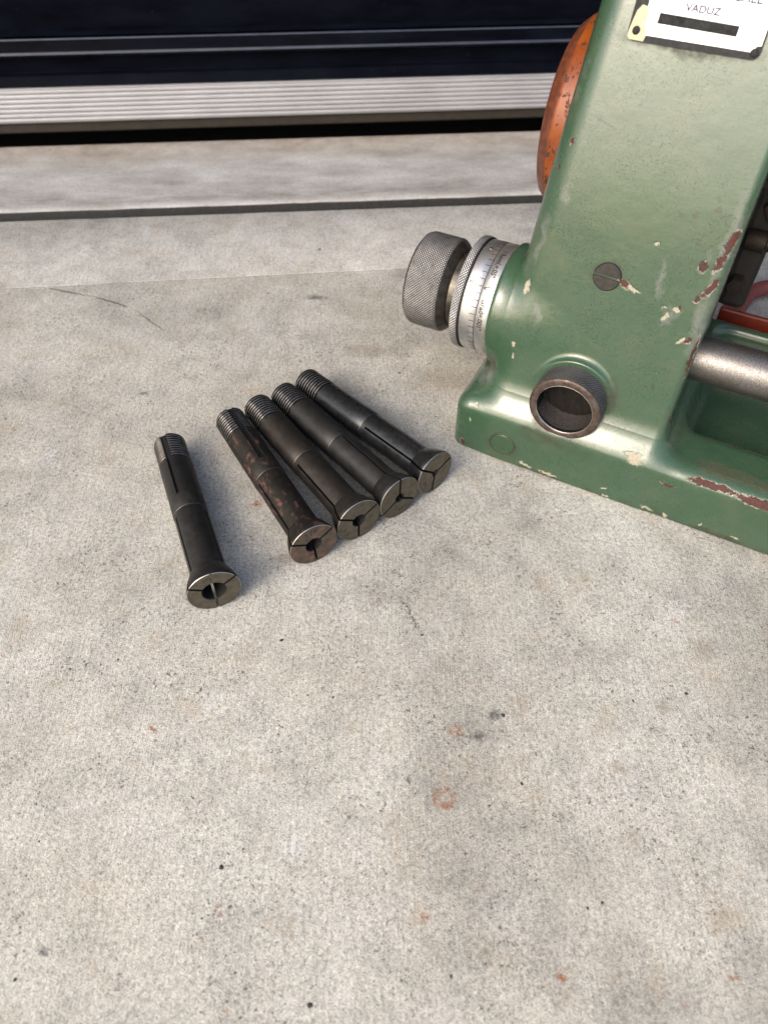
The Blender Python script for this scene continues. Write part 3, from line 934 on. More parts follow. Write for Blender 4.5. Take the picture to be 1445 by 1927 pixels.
make_collet(T, H, 'polished dark collet with turning marks and the smallest bore, nearest the green machine', 2.0, 19, 300,
            (M_body_shiny, M_thread, M_face), mark=[('1/8', 0, 0, 2.5, 0)], mark_ang=205, mark_size=3)

# ------------------------------------------------------------------ the green machine
PSI = R(-28.0445)
mach = empty('grinding_machine', (42.1 * MM, 333.1 * MM, 0), PSI,
             label='old chipped green cast-iron grinding machine with a graduated steel dial and a knurled cup', cat='machine')


def smin(a, b, k):
    h = np.clip(0.5 + 0.5 * (b - a) / k, 0, 1)
    return b * (1 - h) + a * h - k * h * (1 - h)


def smax(a, b, k): return -smin(-a, -b, k)


def rbox3(X, Y, Z, c, h, r):
    qx = np.abs(X - c[0]) - h[0] + r; qy = np.abs(Y - c[1]) - h[1] + r; qz = np.abs(Z - c[2]) - h[2] + r
    return np.sqrt(np.maximum(qx, 0) ** 2 + np.maximum(qy, 0) ** 2 + np.maximum(qz, 0) ** 2) + np.minimum(np.maximum(qx, np.maximum(qy, qz)), 0) - r


def body_sdf(X, Y, Z):
    # base: one foot casting, top at 37
    base = rbox3(X, Y, Z, (124.5, 79, -23), (126.5, 79, 60.2), 10.0)
    # vertical corners rounder
    qx = np.abs(X - 124.5) - 126.5 + 5.5; qy = np.abs(Y - 79) - 79 + 5.5
    d2 = np.sqrt(np.maximum(qx, 0) ** 2 + np.maximum(qy, 0) ** 2) + np.minimum(np.maximum(qx, qy), 0) - 5.5
    base = smax(base, d2, 2.0)
    # trough right of the column
    tr = rbox3(X, Y, Z, (182, 94, 60), (61, 53.5, 52), 12)
    base = smax(base, -tr, 10.0)
    # column: leaning front, nearly upright sides
    xl = 16.2 + np.clip(Z - 100, -40, 200) * .058; xr = 115.2
    yf = -.5 + .25 * np.maximum(Z, 46.0) + 6.0 * (np.clip(Z - 140, 0, 100) / 100) ** 2; yb = 104.0 + 0 * Z
    fx = np.maximum(xl - X, X - xr)
    cxm = (xl + xr) / 2; hx = (xr - xl) / 2; cym = (yf + yb) / 2; hy = (yb - yf) / 2
    px = X - cxm; py = (Y - cym)
    rad = np.where(px < 0, 13.0, np.where(py < 0, 4.5, 8.0))
    qx = np.abs(px) - hx + rad; qy = np.abs(py) - hy + rad
    col = np.sqrt(np.maximum(qx, 0) ** 2 + np.maximum(qy, 0) ** 2) + np.minimum(np.maximum(qx, qy), 0) - rad
    col = np.maximum(col * .97, Z - 285)
    # dial boss
    rr = np.sqrt((Y - 51.3) ** 2 + (Z - 73.7) ** 2)
    bw = 34.0 - np.clip((X - 16) * .22, 0, 9)
    qr = rr - bw + 3.0; qx = np.abs(X - 36) - 30.4 + 3.0
    boss = np.sqrt(np.maximum(qr, 0) ** 2 + np.maximum(qx, 0) ** 2) + np.minimum(np.maximum(qr, qx), 0) - 3.0
    d = smin(col, boss, 9.0)
    # flared foot where the column grows out of the base
    d = smin(d, base, 17.0)
    # notch under the boss
    nt = np.sqrt(((X - 6.5) / 1.0) ** 2 + ((Y - 36) / 1.5) ** 2 + ((Z - 45.5) / 1.0) ** 2) - 4.2
    d = smax(d, -nt, 3.0)
    # the land round the knurled cup
    rc = np.sqrt((X - 62) ** 2 + (Z - 53.5) ** 2)
    q1 = rc - 21.3 + 1.0; q2 = np.abs(Y - 25) - 10.2 + 1.0
    land = np.sqrt(np.maximum(q1, 0) ** 2 + np.maximum(q2, 0) ** 2) + np.minimum(np.maximum(q1, q2), 0) - 1.0
    d = smin(d, land, 3.5)
    # the foot is undercut a little where it meets the floor
    d = d + np.clip(1.6 - Z, 0, 1.6) * .8
    # the hole the knurled cup sits in
    hole = np.maximum(np.sqrt((X - 62) ** 2 + (Z - 52.2) ** 2) - 18.2, Y - 20.0)
    d = np.maximum(d, -hole)
    return d


def surface_nets(f, lo, hi, h):
    xs = np.arange(lo[0], hi[0], h); ys = np.arange(lo[1], hi[1], h); zs = np.arange(lo[2], hi[2], h)
    X, Y, Z = np.meshgrid(xs, ys, zs, indexing='ij')
    D = f(X.astype(np.float32), Y.astype(np.float32), Z.astype(np.float32)).astype(np.float32)
    del X, Y, Z
    nx, ny, nz = D.shape
    S = D < 0
    c = [S[i:nx - 1 + i, j:ny - 1 + j, k:nz - 1 + k] for i in (0, 1) for j in (0, 1) for k in (0, 1)]
    allin = np.logical_and.reduce(c); anyin = np.logical_or.reduce(c)
    act = anyin & ~allin
    idx = -np.ones(act.shape, np.int64)
    I, J, K = np.nonzero(act)
    idx[I, J, K] = np.arange(len(I))
    acc = np.zeros((len(I), 3)); cnt = np.zeros(len(I))
    corners = [(i, j, k) for i in (0, 1) for j in (0, 1) for k in (0, 1)]
    for a in corners:
        for ax in range(3):
            if a[ax] == 0:
                b = list(a); b[ax] = 1
                da = D[I + a[0], J + a[1], K + a[2]]; db = D[I + b[0], J + b[1], K + b[2]]
                m = (da < 0) != (db < 0)
                t = np.where(m, da / np.where(m, da - db, 1), 0)
                p = np.array(a, float)[None, :].repeat(len(I), 0); p[:, ax] += t
                acc[m] += p[m]; cnt[m] += 1
    V = (acc / cnt[:, None] + np.stack([I, J, K], 1)) * h + np.array(lo)
    F = []
    # x edges
    for ax in range(3):
        sl0 = [slice(None)] * 3; sl1 = [slice(None)] * 3
        sl0[ax] = slice(0, -1); sl1[ax] = slice(1, None)
        A = S[tuple(sl0)]; B = S[tuple(sl1)]
        o1, o2 = [(1, 2), (2, 0), (0, 1)][ax]
        M = A != B
        m2 = M.copy()
        # need interior in the other two axes
        for o in (o1, o2):
            s = [slice(None)] * 3; s[o] = 0; m2[tuple(s)] = False
            s[o] = -1; m2[tuple(s)] = False
        E = np.stack(np.nonzero(m2), 1)
        if len(E) == 0: continue
        def cell(d1, d2):
            Q = E.copy(); Q[:, o1] -= d1; Q[:, o2] -= d2
            return idx[Q[:, 0], Q[:, 1], Q[:, 2]]
        q = np.stack([cell(1, 1), cell(0, 1), cell(0, 0), cell(1, 0)], 1)
        inside_first = A[E[:, 0], E[:, 1], E[:, 2]]
        q[~inside_first] = q[~inside_first][:, ::-1]
        F.append(q)
    return V, np.concatenate(F)



# worn places of the enamel: centre, radii, tilt in the machine's own millimetres
WEAR = {
    'rub': ((3.5, .18, 4), [((111, 34, 150), (4.5, 12, 34), (0, 0, 0)), ((112, 26, 110), (5, 12, 26), (0, 0, 0)), ((96, 26, 108), (4, 8, 9), (0, 20, 0)), ((88, 30, 124), (3, 8, 12), (0, -10, 0)),
                      ((24, 31, 128), (3, 12, 16), (0, 8, 0)), ((33, 38, 150), (3.4, 8, 5), (0, 0, 0)), ((9, 20, 44), (9, 14, 7), (0, 20, 0)), ((104, 30, 140), (2.4, 6, 9), (0, 0, 0)),
                      ((33, 21, 92), (3, 8, 7), (0, 0, 0)), ((23, 50, 200), (3, 9, 25), (0, 0, 0))]),
    'grime': ((4, .12, 5), [((9, 30, 44), (5, 12, 6), (0, 0, 0)), ((4, 40, 42), (4, 14, 5), (0, 0, 0)), ((50, 6, 36), (9, 10, 6), (0, 30, 0)), ((118, 28, 62), (4, 14, 12), (0, 0, 0)), ((31, -0.5, 14), (13, 6, 11), (0, 0, 0)), ((62, 6, 30), (27, 12, 7), (0, 0, 0)), ((82, 16, 60), (7, 8, 14), (0, 0, 0)), ((62, 29, 119), (10, 8, 9.5), (0, 0, 0)),
                       ((66, 55, 214), (34, 8, 5), (0, 0, 0)), ((12, 22, 52), (7, 12, 8), (0, 0, 0)), ((70, -1, 1), (80, 5, 3.5), (0, 0, 0)), ((150, -1, 1), (60, 5, 4), (0, 0, 0)), ((154, 60, 30), (34, 30, 16), (0, 0, 0))]),
    'chip_oxide': ((1.0, .45, 4), [((111.6, 36, 146), (2.0, 8, 7.5), (0, 10, 0)), ((110.2, 33, 137), (2.0, 8, 5.5), (0, 16, 0)), ((103.8, 32.5, 134), (2.4, 8, 3.0), (0, 0, 0)), ((110.3, 31, 125), (2.4, 8, 5.2), (0, 20, 0)),
                 ((106.6, 29, 119.5), (1.3, 8, 2.2), (0, 20, 0)), ((113.6, 22, 93), (1.1, 8, 14), (0, 0, 0)), ((109, 24, 99.5), (2.4, 6, 1.6), (0, -30, 0)), ((71.5, 29.5, 117.5), (4.2, 6, 1.9), (0, 22, 0)),
                 ((6.3, 0, 4.4), (2.0, 4, 2.9), (0, -6, 0)), ((100.5, 27, 113), (.9, 6, 1.3), (0, 0, 0)), ((28.5, 43, 172), (1.1, 5, 2.0), (0, 0, 0)), ((25, 39, 160), (1.2, 5, 1.6), (0, 0, 0)), ((26, 47, 190), (1.0, 5, 4.0), (0, 8, 0)),
                 ((178, 66, 30), (2.6, 4, 3), (0, 0, 0)), ((116.5, 24, 55), (2.2, 9, 7.5), (0, 0, 0)), ((148, 2.2, 34.0), (15, 3.2, 2.0), (0, 0, 0)), ((171, 1.8, 33.4), (13, 3.6, 2.8), (0, 0, 0)), ((126, -.4, 26), (4.5, 3, 1.0), (0, 8, 0))]),
    'chip_filler': ((1.1, .6, 4), [((105.3, 2.0, 34.6), (4.6, 5, 3.4), (0, 10, 0)), ((76.5, 29, 116.2), (3.8, 5, 1.1), (0, 22, 0)), ((23.5, 26, 103), (1.9, 6, 4.2), (0, 10, 0)), ((95.4, 26.3, 108), (1.0, 5, 3.4), (0, 18, 0)),
                 ((98.8, 27.4, 112), (1.8, 5, 1.5), (0, 0, 0)), ((106.0, 24, 98.5), (3.6, 5, 1.0), (0, -52, 0)), ((93.3, 27, 112), (1.7, 5, .5), (0, 0, 0)), ((24, 18.5, 73), (1.1, 6, 2.6), (0, 0, 0)), ((25.5, 17, 66), (.9, 6, 2.2), (0, 0, 0)),
                 ((47, -.5, 4.6), (5.5, 3, 1.3), (0, 6, 0)), ((62, -.5, 3.6), (7.5, 3, 1.1), (0, 3, 0)), ((95, -.5, 8), (3.0, 3, .9), (0, -40, 0)), ((97, -.5, 2.6), (2.0, 3, 1.1), (0, 0, 0)), ((121, -.5, 4.0), (4.6, 3, 1.3), (0, 10, 0)),
                 ((131, -.5, 3.2), (2.6, 3, 1.8), (0, 40, 0)), ((150, -.5, 6), (1.2, 3, .9), (0, 0, 0)), ((169, -.5, 5.0), (3.6, 3, .9), (0, 0, 0)), ((114, 8, 35.6), (2.0, 3, 1), (0, 0, 0)), ((10, -.4, 24), (.9, 3, 2.0), (0, 0, 0)), ((12, 2, 34.5), (1.0, 3, .8), (0, 0, 0)),
                 ((32.5, 54, 217), (.7, 5, 1.4), (0, 0, 0)), ((80, 33, 139), (1.5, 3, .9), (0, 0, 0)), ((104, 2.8, 37), (6.5, 2, 1), (0, 0, 0))]),
    'pit': ((.9, .6, 3), [((86, 37.6, 153), (2.5, 4, 1.1), (0, 30, 0)), ((93, 38, 154), (.9, 4, 2.6), (0, 20, 0)), ((101, 39, 158), (1.5, 4, 1.5), (0, 0, 0)), ((100, 40, 162), (1.1, 4, 1.7), (0, -20, 0)), ((100, 42, 169), (.9, 4, 2.6), (0, 30, 0)),
                  ((98, 35, 143), (1.1, 4, 2.0), (0, -20, 0)), ((105.8, 38, 154), (.7, 4, 1.7), (0, 0, 0)), ((90, 32, 131), (.25, 4, 6.5), (0, -4, 0)), ((41, 45, 182), (.6, 4, 9), (0, -74, 0)), ((91, 24, 97), (1.2, 5, .9), (0, -10, 0)),
                  ((6, 27, 92), (.9, 5, 2.2), (0, 0, 0)), ((10, 22, 84), (.6, 5, 3), (0, 0, 0)), ((101, 17, 72), (1.0, 5, 2.0), (0, -30, 0)), ((36, 19, 78), (1.1, 5, .6), (0, 30, 0)), ((13, 24, 55), (2.4, 9, 6), (0, 12, 0)), ((45, 1, 32), (6, 4, 1.2), (0, 6, 0)),
                  ((48, 46, 187), (.9, 5, .7), (0, 0, 0)), ((55, 47, 191), (1.0, 5, .8), (0, 0, 0))]),
    'flake': ((3.5, .25, 4), [((158, 12, 36.5), (26, 6, 7), (0, 0, -4)), ((116, 20, 58), (4, 12, 9), (0, 0, 0))]),
}


def hash3(i, j, k, seed):
    n = (i.astype(np.int64) * 73856093) ^ (j.astype(np.int64) * 19349663) ^ (k.astype(np.int64) * 83492791) ^ (seed * 2654435761)
    n = (n ^ (n >> 13)) * 1274126177 & 0x7fffffff
    n = (n ^ (n >> 16)) & 0xffff
    return n / 65535.0


def vnoise(P, seed):
    I = np.floor(P).astype(np.int64); f = P - I; f = f * f * (3 - 2 * f)
    out = 0
    for a in (0, 1):
        for b in (0, 1):
            for c in (0, 1):
                w = (f[:, 0] if a else 1 - f[:, 0]) * (f[:, 1] if b else 1 - f[:, 1]) * (f[:, 2] if c else 1 - f[:, 2])
                out = out + w * hash3(I[:, 0] + a, I[:, 1] + b, I[:, 2] + c, seed)
    return out


def fbm(P, scale, octs, seed):
    t = 0; amp = 1; n = 0
    for o in range(octs):
        t = t + amp * (vnoise(P * scale * 2 ** o + 17.3 * o, seed + o) - .5); n += amp; amp *= .6
    return t / n * 1.6


def blob_field(P, items, amp, scale, octs=4, seed=3):
    W = P + 2 * amp * np.stack([fbm(P, scale, octs, seed + 11 * k) for k in range(3)], 1)
    d = np.full(len(P), 9.0)
    for c, r, rot in items:
        near = np.abs(W - np.array(c)).max(1) < max(r) * 2.5 + 2
        if not near.any(): continue
        v = W[near] - np.array(c)
        M = np.array(Matrix.Rotation(R(rot[2]), 3, 'Z') @ Matrix.Rotation(R(rot[1]), 3, 'Y') @ Matrix.Rotation(R(rot[0]), 3, 'X'))
        q = (v @ M) / np.array(r)
        d[near] = np.minimum(d[near], np.sqrt((q ** 2).sum(1)))
    return d


Vb, Fb = surface_nets(body_sdf, (-6, -6, -3.6), (256, 166, 288), 1.2)


def settle(V, its=2):
    """move vertices onto the true surface"""
    for it in range(its):
        e_ = .4
        x, y, z = V[:, 0], V[:, 1], V[:, 2]
        d0 = body_sdf(x, y, z)
        g = np.stack([body_sdf(x + e_, y, z) - d0, body_sdf(x, y + e_, z) - d0, body_sdf(x, y, z + e_) - d0], 1) / e_
        gl = np.maximum((g ** 2).sum(1), .3)
        up = np.abs(d0) < 1.5
        V[up] -= (g * (d0 / gl)[:, None])[up] * .9
    return V, g / np.sqrt((g ** 2).sum(1) + 1e-9)[:, None]


Vb, _g = settle(Vb)
# the side that shows is refined three times finer, so that chips have real edges
C4 = Vb[Fb]
cen = C4.mean(1)
nf = np.cross(C4[:, 2] - C4[:, 0], C4[:, 3] - C4[:, 1])
facing = ((np.array([119.0, -314, 323]) - cen) * nf).sum(1) > 0
fine_sel = facing & (cen[:, 0] < 190) & (cen[:, 2] < 245) & (cen[:, 1] < 125)
K = 3
Q = C4[fine_sel]
ts = np.linspace(0, 1, K + 1)
grid = np.zeros((len(Q), K + 1, K + 1, 3))
for a in range(K + 1):
    for b in range(K + 1):
        s_, t_ = ts[a], ts[b]
        grid[:, a, b] = (1 - s_) * (1 - t_) * Q[:, 0] + s_ * (1 - t_) * Q[:, 1] + s_ * t_ * Q[:, 2] + (1 - s_) * t_ * Q[:, 3]
pts_ = grid.reshape(-1, 3)
key = np.round(pts_ * 500).astype(np.int64)
_, first, inv = np.unique(key, axis=0, return_index=True, return_inverse=True)
inv = inv.reshape(-1)
Vf = pts_[first].copy()
gi = inv.reshape(len(Q), K + 1, K + 1)
Ff = np.stack([gi[:, :-1, :-1], gi[:, 1:, :-1], gi[:, 1:, 1:], gi[:, :-1, 1:]], -1).reshape(-1, 4)
Vf, gn = settle(Vf, 3)
used, fi = np.unique(Fb[~fine_sel].reshape(-1), return_inverse=True)
Fc = fi.reshape(-1, 4)
Vall = np.concatenate([Vb[used], Vf]); Fall = np.concatenate([Fc, Ff + len(used)])
at = {}
for k_, (wp, items) in WEAR.items():
    at[k_] = np.full(len(Vall), 9.0, np.float32)
    at[k_][len(used):] = blob_field(Vf, items, *wp)
# paint has thickness: chips lie a little lower than the enamel
sink = np.clip((1.0 - np.minimum(at['chip_oxide'], at['chip_filler'] + .06)) * 5, 0, 1)[len(used):]
Vall[len(used):] -= gn * (sink * .13)[:, None]
mesh_obj('casting', Vall, Fall.tolist(), M_green, mach, smooth=True, sharp=0, attrs=at)

AY, AZ = 51.3, 73.7
# --- dial: knob, neck, knurled ring, graduated sleeve (all turn about local x)
dial = None
mbk = MB()
V, F, tip = knurl(27.5, 27.6, 48.3, 104, 1.62, .62, '-X', (0, AY, AZ), chamfer=1.6)
kn = mesh_obj('adjusting_knob', V, F, M_knurl, mach, sharp=0, attrs={'tip': tip})
V, F, _ = lathe([(26.7, 48.3), (25.2, 49.4), (0.01, 49.6)], 72, '-X', (0, AY, AZ)); mesh_obj('knob_face', V, F, M_knurl, kn)
V, F, _ = lathe([(26.6, 27.7), (26.2, 27.3), (22.9, 23.6), (22.4, 23.3), (21.8, 23.2), (21.6, 16.0)], 72, '-X', (0, AY, AZ)); mesh_obj('neck', V, F, M_neck, kn)
V, F, tip = knurl(32.5, 11.7, 16.3, 118, 1.65, .62, '-X', (0, AY, AZ), chamfer=.7)
rg = mesh_obj('knurled_ring', V, F, M_knurl_ring, mach, sharp=0, attrs={'tip': tip})
V, F, _ = lathe([(21.5, 15.6), (22.2, 16.1), (31.2, 16.2), (31.9, 15.9)], 96, '-X', (0, AY, AZ)); mesh_obj('ring_face', V, F, M_neck, rg)
V, F, _ = lathe([(32.0, 12.0), (32.0, 11.2), (31.8, 10.95), (30.6, 10.9)], 128, '-X', (0, AY, AZ)); mesh_obj('ring_shoulder', V, F, M_slot, rg)
V, F, _ = lathe([(30.9, 11.1), (31.35, 10.6), (31.5, 10.2), (31.6, 1.6), (31.45, 1.5), (31.45, 1.35), (31.6, 1.25), (31.65, -4.9), (31.3, -5.6), (31.2, -8)], 160, '-X', (0, AY, AZ))
sl = mesh_obj('graduated_sleeve', V, F, M_sleeve, mach, sharp=60)


def on_sleeve(u, v, phi, x, up, r=31.66):
    """flat mark coordinates (u along reading direction, v to the letter tops) -> wrapped on the sleeve"""
    ph = phi - u / r
    rr = r + up
    return (x + v, AY - rr * math.cos(ph), AZ + rr * math.sin(ph))


mk = MB()
# index circle, ticks, figures
n_ = 160
V = []; F = []
for k in range(n_ + 1):
    ph = R(-60) + R(220) * k / n_
    for dx in (-.16, .16):
        rr = 31.69; V.append((-1.4 + dx, AY - rr * math.cos(ph), AZ + rr * math.sin(ph)))
for k in range(n_): F.append((2 * k, 2 * k + 1, 2 * k + 3, 2 * k + 2))
mk.add(V, F)
phi0 = R(41)
for k in range(-14, 16):
    ph = phi0 + R(7.2) * k + R(1.2)
    ln = 4.6 if k == 0 else 3.2
    V = [(-1.5 - ln, 0, 0)] * 4
    V = []
    for xx, dp in ((-1.5 - ln, -.17), (-1.5, -.17), (-1.5, .17), (-1.5 - ln, .17)):
        p = ph + dp / 31.6; rr = 31.66
        V.append((xx, AY - rr * math.cos(p), AZ + rr * math.sin(p)))
    mk.add(V, [(0, 1, 2, 3)])
mk.obj('graduation', [M_dark], sl, smooth=False)


def wrap_text(s_, size, phi_c, x, spacing=1.0):
    V, F = text_mesh(s_, size, .09)
    out = [on_sleeve(u * spacing, v, phi_c, x, .05) for u, v, _ in V]
    mb = MB(); mb.add(out, F); return mb


mb = MB()
t = wrap_text('1 Revol.=.05"', 4.1, R(70), 1.7, .88); mb.add(t.V, t.F)
t = wrap_text('Grad=.001"', 4.1, R(14), 1.7, .95); mb.add(t.V, t.F)
tr_ = [(-1.15, 2.3), (1.15, 2.3), (0, -.9)]
w_ = .2
for (a, b) in ((0, 1), (1, 2), (2, 0)):
    p, q = np.array(tr_[a]), np.array(tr_[b]); d = (q - p) / np.linalg.norm(q - p); n = np.array([-d[1], d[0]]) * w_
    V = [on_sleeve(c[0], c[1] - .3, phi0, .4, .06) for c in (p - n, q - n, q + n, p + n)]
    mb.add(V, [(0, 1, 2, 3)])
mb.obj('engraved_text', [M_dark], sl, smooth=False)
t = wrap_text("'0", 3.6, R(44), -8.4)
t.obj('engraved_zero', [M_dark], sl, smooth=False)
# small set pin on the sleeve
V, F, _ = lathe([(.8, 0), (.75, .25), (.01, .3)], 12, 'Z')
V = np.array(V); ph = R(86)
V2 = [(-6.5 + v[0], AY - math.cos(ph) * (31.6 + v[2]) + v[1] * math.sin(ph), AZ + math.sin(ph) * (31.6 + v[2]) + v[1] * math.cos(ph)) for v in V]
mesh_obj('set_pin', V2, F, M_edge, sl)

# --- the shaft on the same axis, out of the column's right side
V, F, _ = lathe([(12.1, 108), (12.1, 262)], 64, 'X', (0, AY, AZ))
mesh_obj('shaft', V, F, M_shaft, mach)

# --- knurled cup screwed into the front
CX_, CZ_ = 62.0, 52.2
V, F, tip = knurl(20.0, -22.0, -3.0, 80, 1.55, .55, '-Y', (CX_, 0, CZ_), chamfer=.5)
cup = mesh_obj('knurled_cup', V, F, M_knurl_dark, mach, sharp=0, attrs={'tip': tip})
V, F, sg = lathe([(19.4, -3.3), (19.75, -2.7), (19.85, -2.2), (19.5, -1.7), (18.9, -1.35), (16.6, -1.15), (15.9, -1.5)], 96, '-Y', (CX_, 0, CZ_))
mesh_obj('cup_rim', V, F, M_rim, cup)
V, F, sg = lathe([(15.9, -1.5), (15.6, -2.0), (15.5, -13.5), (14.4, -14.4), (0.01, -15.2)], 96, '-Y', (CX_, 0, CZ_))
mesh_obj('cup_bore', V, F, M_bore, cup)
# thin bright lip and the dirt lying in the bottom of the bore
V, F, sg = lathe([(15.95, -1.42), (15.75, -1.35), (15.45, -1.75)], 96, '-Y', (CX_, 0, CZ_))
mesh_obj('cup_lip', V, F, M_edge, cup)
V = []; F = []
na, nb = 40, 14
for i in range(na + 1):
    a = R(200 + 140 * i / na)
    for j in range(nb + 1):
        y = 2.8 + 12.0 * j / nb
        prof = math.sin(math.pi * i / na)
        h = prof * (1.1 + 2.2 * (j / nb) ** 2) + .35 * noise.noise(Vector((i * .35, j * .5, 0))) * prof + .02
        r = 15.5 - max(h, .01)
        V.append((CX_ + r * math.cos(a), y, CZ_ + r * math.sin(a)))
for i in range(na):
    for j in range(nb):
        a = i * (nb + 1) + j; F.append((a, a + 1, a + nb + 2, a + nb + 1))
mesh_obj('cup_dirt', V, F, M_grit, cup, kind='stuff')
# crumbs in the dirt
mb = MB()
for k in range(60):
    a = R(random.uniform(205, 330)); y = random.uniform(3.5, 14.2); r = 15.5 - 1.4 - 2 * (y / 15) ** 2 * random.uniform(.3, 1); s_ = random.uniform(.15, .45)
    c = np.array((CX_ + r * math.cos(a), y, CZ_ + r * math.sin(a)))
    V = [c + np.array(v) * s_ * random.uniform(.6, 1.2) for v in ((1, 0, 0), (-1, 0, 0), (0, 1, 0), (0, -1, 0), (0, 0, 1), (0, 0, -1))]
    mb.add(V, [(0, 2, 4), (2, 1, 4), (1, 3, 4), (3, 0, 4), (2, 0, 5), (1, 2, 5), (3, 1, 5), (0, 3, 5)])
mb.obj('crumbs', [M_rim], cup, smooth=False, kind='stuff')

# --- things that sit on the leaning front face
lean = math.atan(.25)
def face_frame(name_root, x, z, up=0.0):
    """a matrix that puts (u right, v up the face, w out of it) on the leaning front"""
    e = min(max(z - 140, 0), 100)
    y = -.5 + .25 * z + 6.0 * (e / 100) ** 2
    a = math.atan(.25 + 12 * (e + (9 if e > 0 else 0)) / 1e4)
    u = Vector((1, 0, 0)); v = Vector((0, math.sin(a), math.cos(a))); w = Vector((0, -math.cos(a), math.sin(a)))
    o = Vector((x, y, z)) + w * up
    return lambda p: tuple(o + u * p[0] + v * p[1] + w * p[2])


# slotted screw
ff = face_frame('', 62.4, 118.8)
def disc_with_slot(r, h, sw, sd, ang, ff, bev=.5):
    mb = MB()
    n = 40
    for side in (0, 1):
        a0 = math.asin(sw / 2 / r) + (math.pi if side else 0) + math.radians(0)
        a1 = math.pi - math.asin(sw / 2 / r) + (math.pi if side else 0)
        th = np.linspace(a0, a1, n + 1)
        top = [(r - bev) * np.array([math.cos(t), math.sin(t)]) for t in th]
        rim = [r * np.array([math.cos(t), math.sin(t)]) for t in th]
        c0 = math.copysign(sw / 2, 1 if side == 0 else -1)
        top = [np.array([p[0], c0 if abs(p[1]) < abs(c0) else p[1]]) for p in top]
        V = [(p[0], p[1], h) for p in top] + [(p[0], p[1], h - bev) for p in rim] + [(p[0], p[1], -1.5) for p in rim]
        F = [tuple(range(n + 1))]
        for j in range(n):
            F.append((n + 1 + j, n + 2 + j, j + 1, j)); F.append((2 * n + 2 + j, 2 * n + 3 + j, n + 2 + j, n + 1 + j))
        k = len(V)
        V += [(top[0][0], c0, h - sd), (top[-1][0], c0, h - sd)]
        F += [(0, n, k + 1, k)]
        mb.add(V, F)
    V = [(-r * .99, -sw / 2, h - sd), (r * .99, -sw / 2, h - sd), (r * .99, sw / 2, h - sd), (-r * .99, sw / 2, h - sd)]
    mb.add(V, [(0, 1, 2, 3)], 1)
    ca, sa_ = math.cos(ang), math.sin(ang)
    mb.V = [ff((x * ca - y * sa_, x * sa_ + y * ca, z)) for x, y, z in mb.V]
    return mb


M_screw = simple('blackened_screw', (.030, .029, .028), .5, .6, .5, .5, .5)
disc_with_slot(7.0, .95, 1.35, 1.1, R(-2), ff).obj('slotted_screw', [M_screw, M_slot], mach, sharp=30)
V, F, _ = lathe([(7.9, .3), (8.3, -.4)], 48, 'Z')
# painted plug in the base front
yy = np.linspace(-8, 6, 141)
PY = float(yy[np.argmax(body_sdf(np.full(141, 31.8), yy, np.full(141, 14.2)) < 0)])
V, F, _ = lathe([(7.0, -3), (7.0, -.15), (6.6, .25), (0.01, .35)], 48, '-Y', (31.8, PY - .1, 14.2))
mesh_obj('plug', V, F, M_green_plain, mach)
V, F, _ = lathe([(8.4, -.9), (8.2, .05), (7.8, .28), (7.3, .15), (7.05, -.9)], 64, '-Y', (31.8, PY, 14.2))
mesh_obj('plug_seat', V, F, simple('grimy_green_ring', (.020, .026, .015), .5, 0, .8, .8, .7), mach)

# nameplate: bottom edge at z 215, leaning with the column
pf = face_frame('', 40.8, 213.0, .35)
def rrect(x0, x1, y0, y1, r, n=6):
    out = []
    for cx_, cy_, a in ((x1 - r, y0 + r, -90), (x1 - r, y1 - r, 0), (x0 + r, y1 - r, 90), (x0 + r, y0 + r, 180)):
        for k in range(n + 1):
            t = R(a + 90 * k / n); out.append((cx_ + r * math.cos(t), cy_ + r * math.sin(t)))
    return out


def plate_poly(pts, z0, z1, ff):
    n = len(pts)
    V = [ff((x, y, z0)) for x, y in pts] + [ff((x, y, z1)) for x, y in pts]
    F = [tuple(n + i for i in range(n))] + [(i, (i + 1) % n, n + (i + 1) % n, n + i) for i in range(n)]
    return V, F


V, F = plate_poly(rrect(-.3, 54.6, -.6, 44, 3.2), -.6, .8, pf)
npl = mesh_obj('nameplate', V, F, M_plate_dark, mach, sharp=35)
V, F = plate_poly([(7.6, 2.0)] + [(51.6 - .0, 2.0), (52.2, 4.2), (54.0, 4.6), (53.6, 43), (5, 43), (5.3, 12.0), (6.3, 9.0), (6.2, 5.5)], .7, .92, pf)
mesh_obj('enamel_field', V, F, M_plate_white, npl, smooth=False)
V, F = plate_poly([(1.2, -.2), (7.2, -.3), (7.8, 2.0), (6.4, 5.6), (6.5, 9.0), (5.5, 12.0), (3.0, 12.4), (1.3, 10.0), (.1, 3.0), (.1, .8)], .7, .90, pf)
mesh_obj('bare_corner', V, F, M_plate_cream, npl, smooth=False)
V, F = plate_poly([(10.9, 6.7), (43.3, 6.3), (43.4, 10.0), (11.0, 10.5)], .95, 1.02, pf)
mesh_obj('number_field', V, F, M_plate_bar, npl, smooth=False)
for (x, y, mt) in ((3.2, 3.2, M_plate_dark), (52.2, 1.9, M_plate_dark), (3.2, 41.5, M_plate_dark), (52.2, 41.5, M_plate_dark)):
    V, F, _ = lathe([(1.7, .7), (1.6, 1.25), (1.1, 1.7), (.01, 1.9)], 24, 'Z')
    V = [pf((x + v[0], y + v[1], v[2])) for v in V]
    mesh_obj('rivet', V, F, mt, npl)
def plate_text(s_, size, x, y, name, mat=M_plate_ink, sx=1.0, z=.97, rot=0.0):
    V, F = text_mesh(s_, size, .1)
    c_, s2 = math.cos(R(rot)), math.sin(R(rot))
    mesh_obj(name, [pf((x + (v[0] * c_ - v[1] * s2) * sx, y + v[0] * s2 + v[1] * c_, z)) for v in V], F, mat, npl, smooth=False)
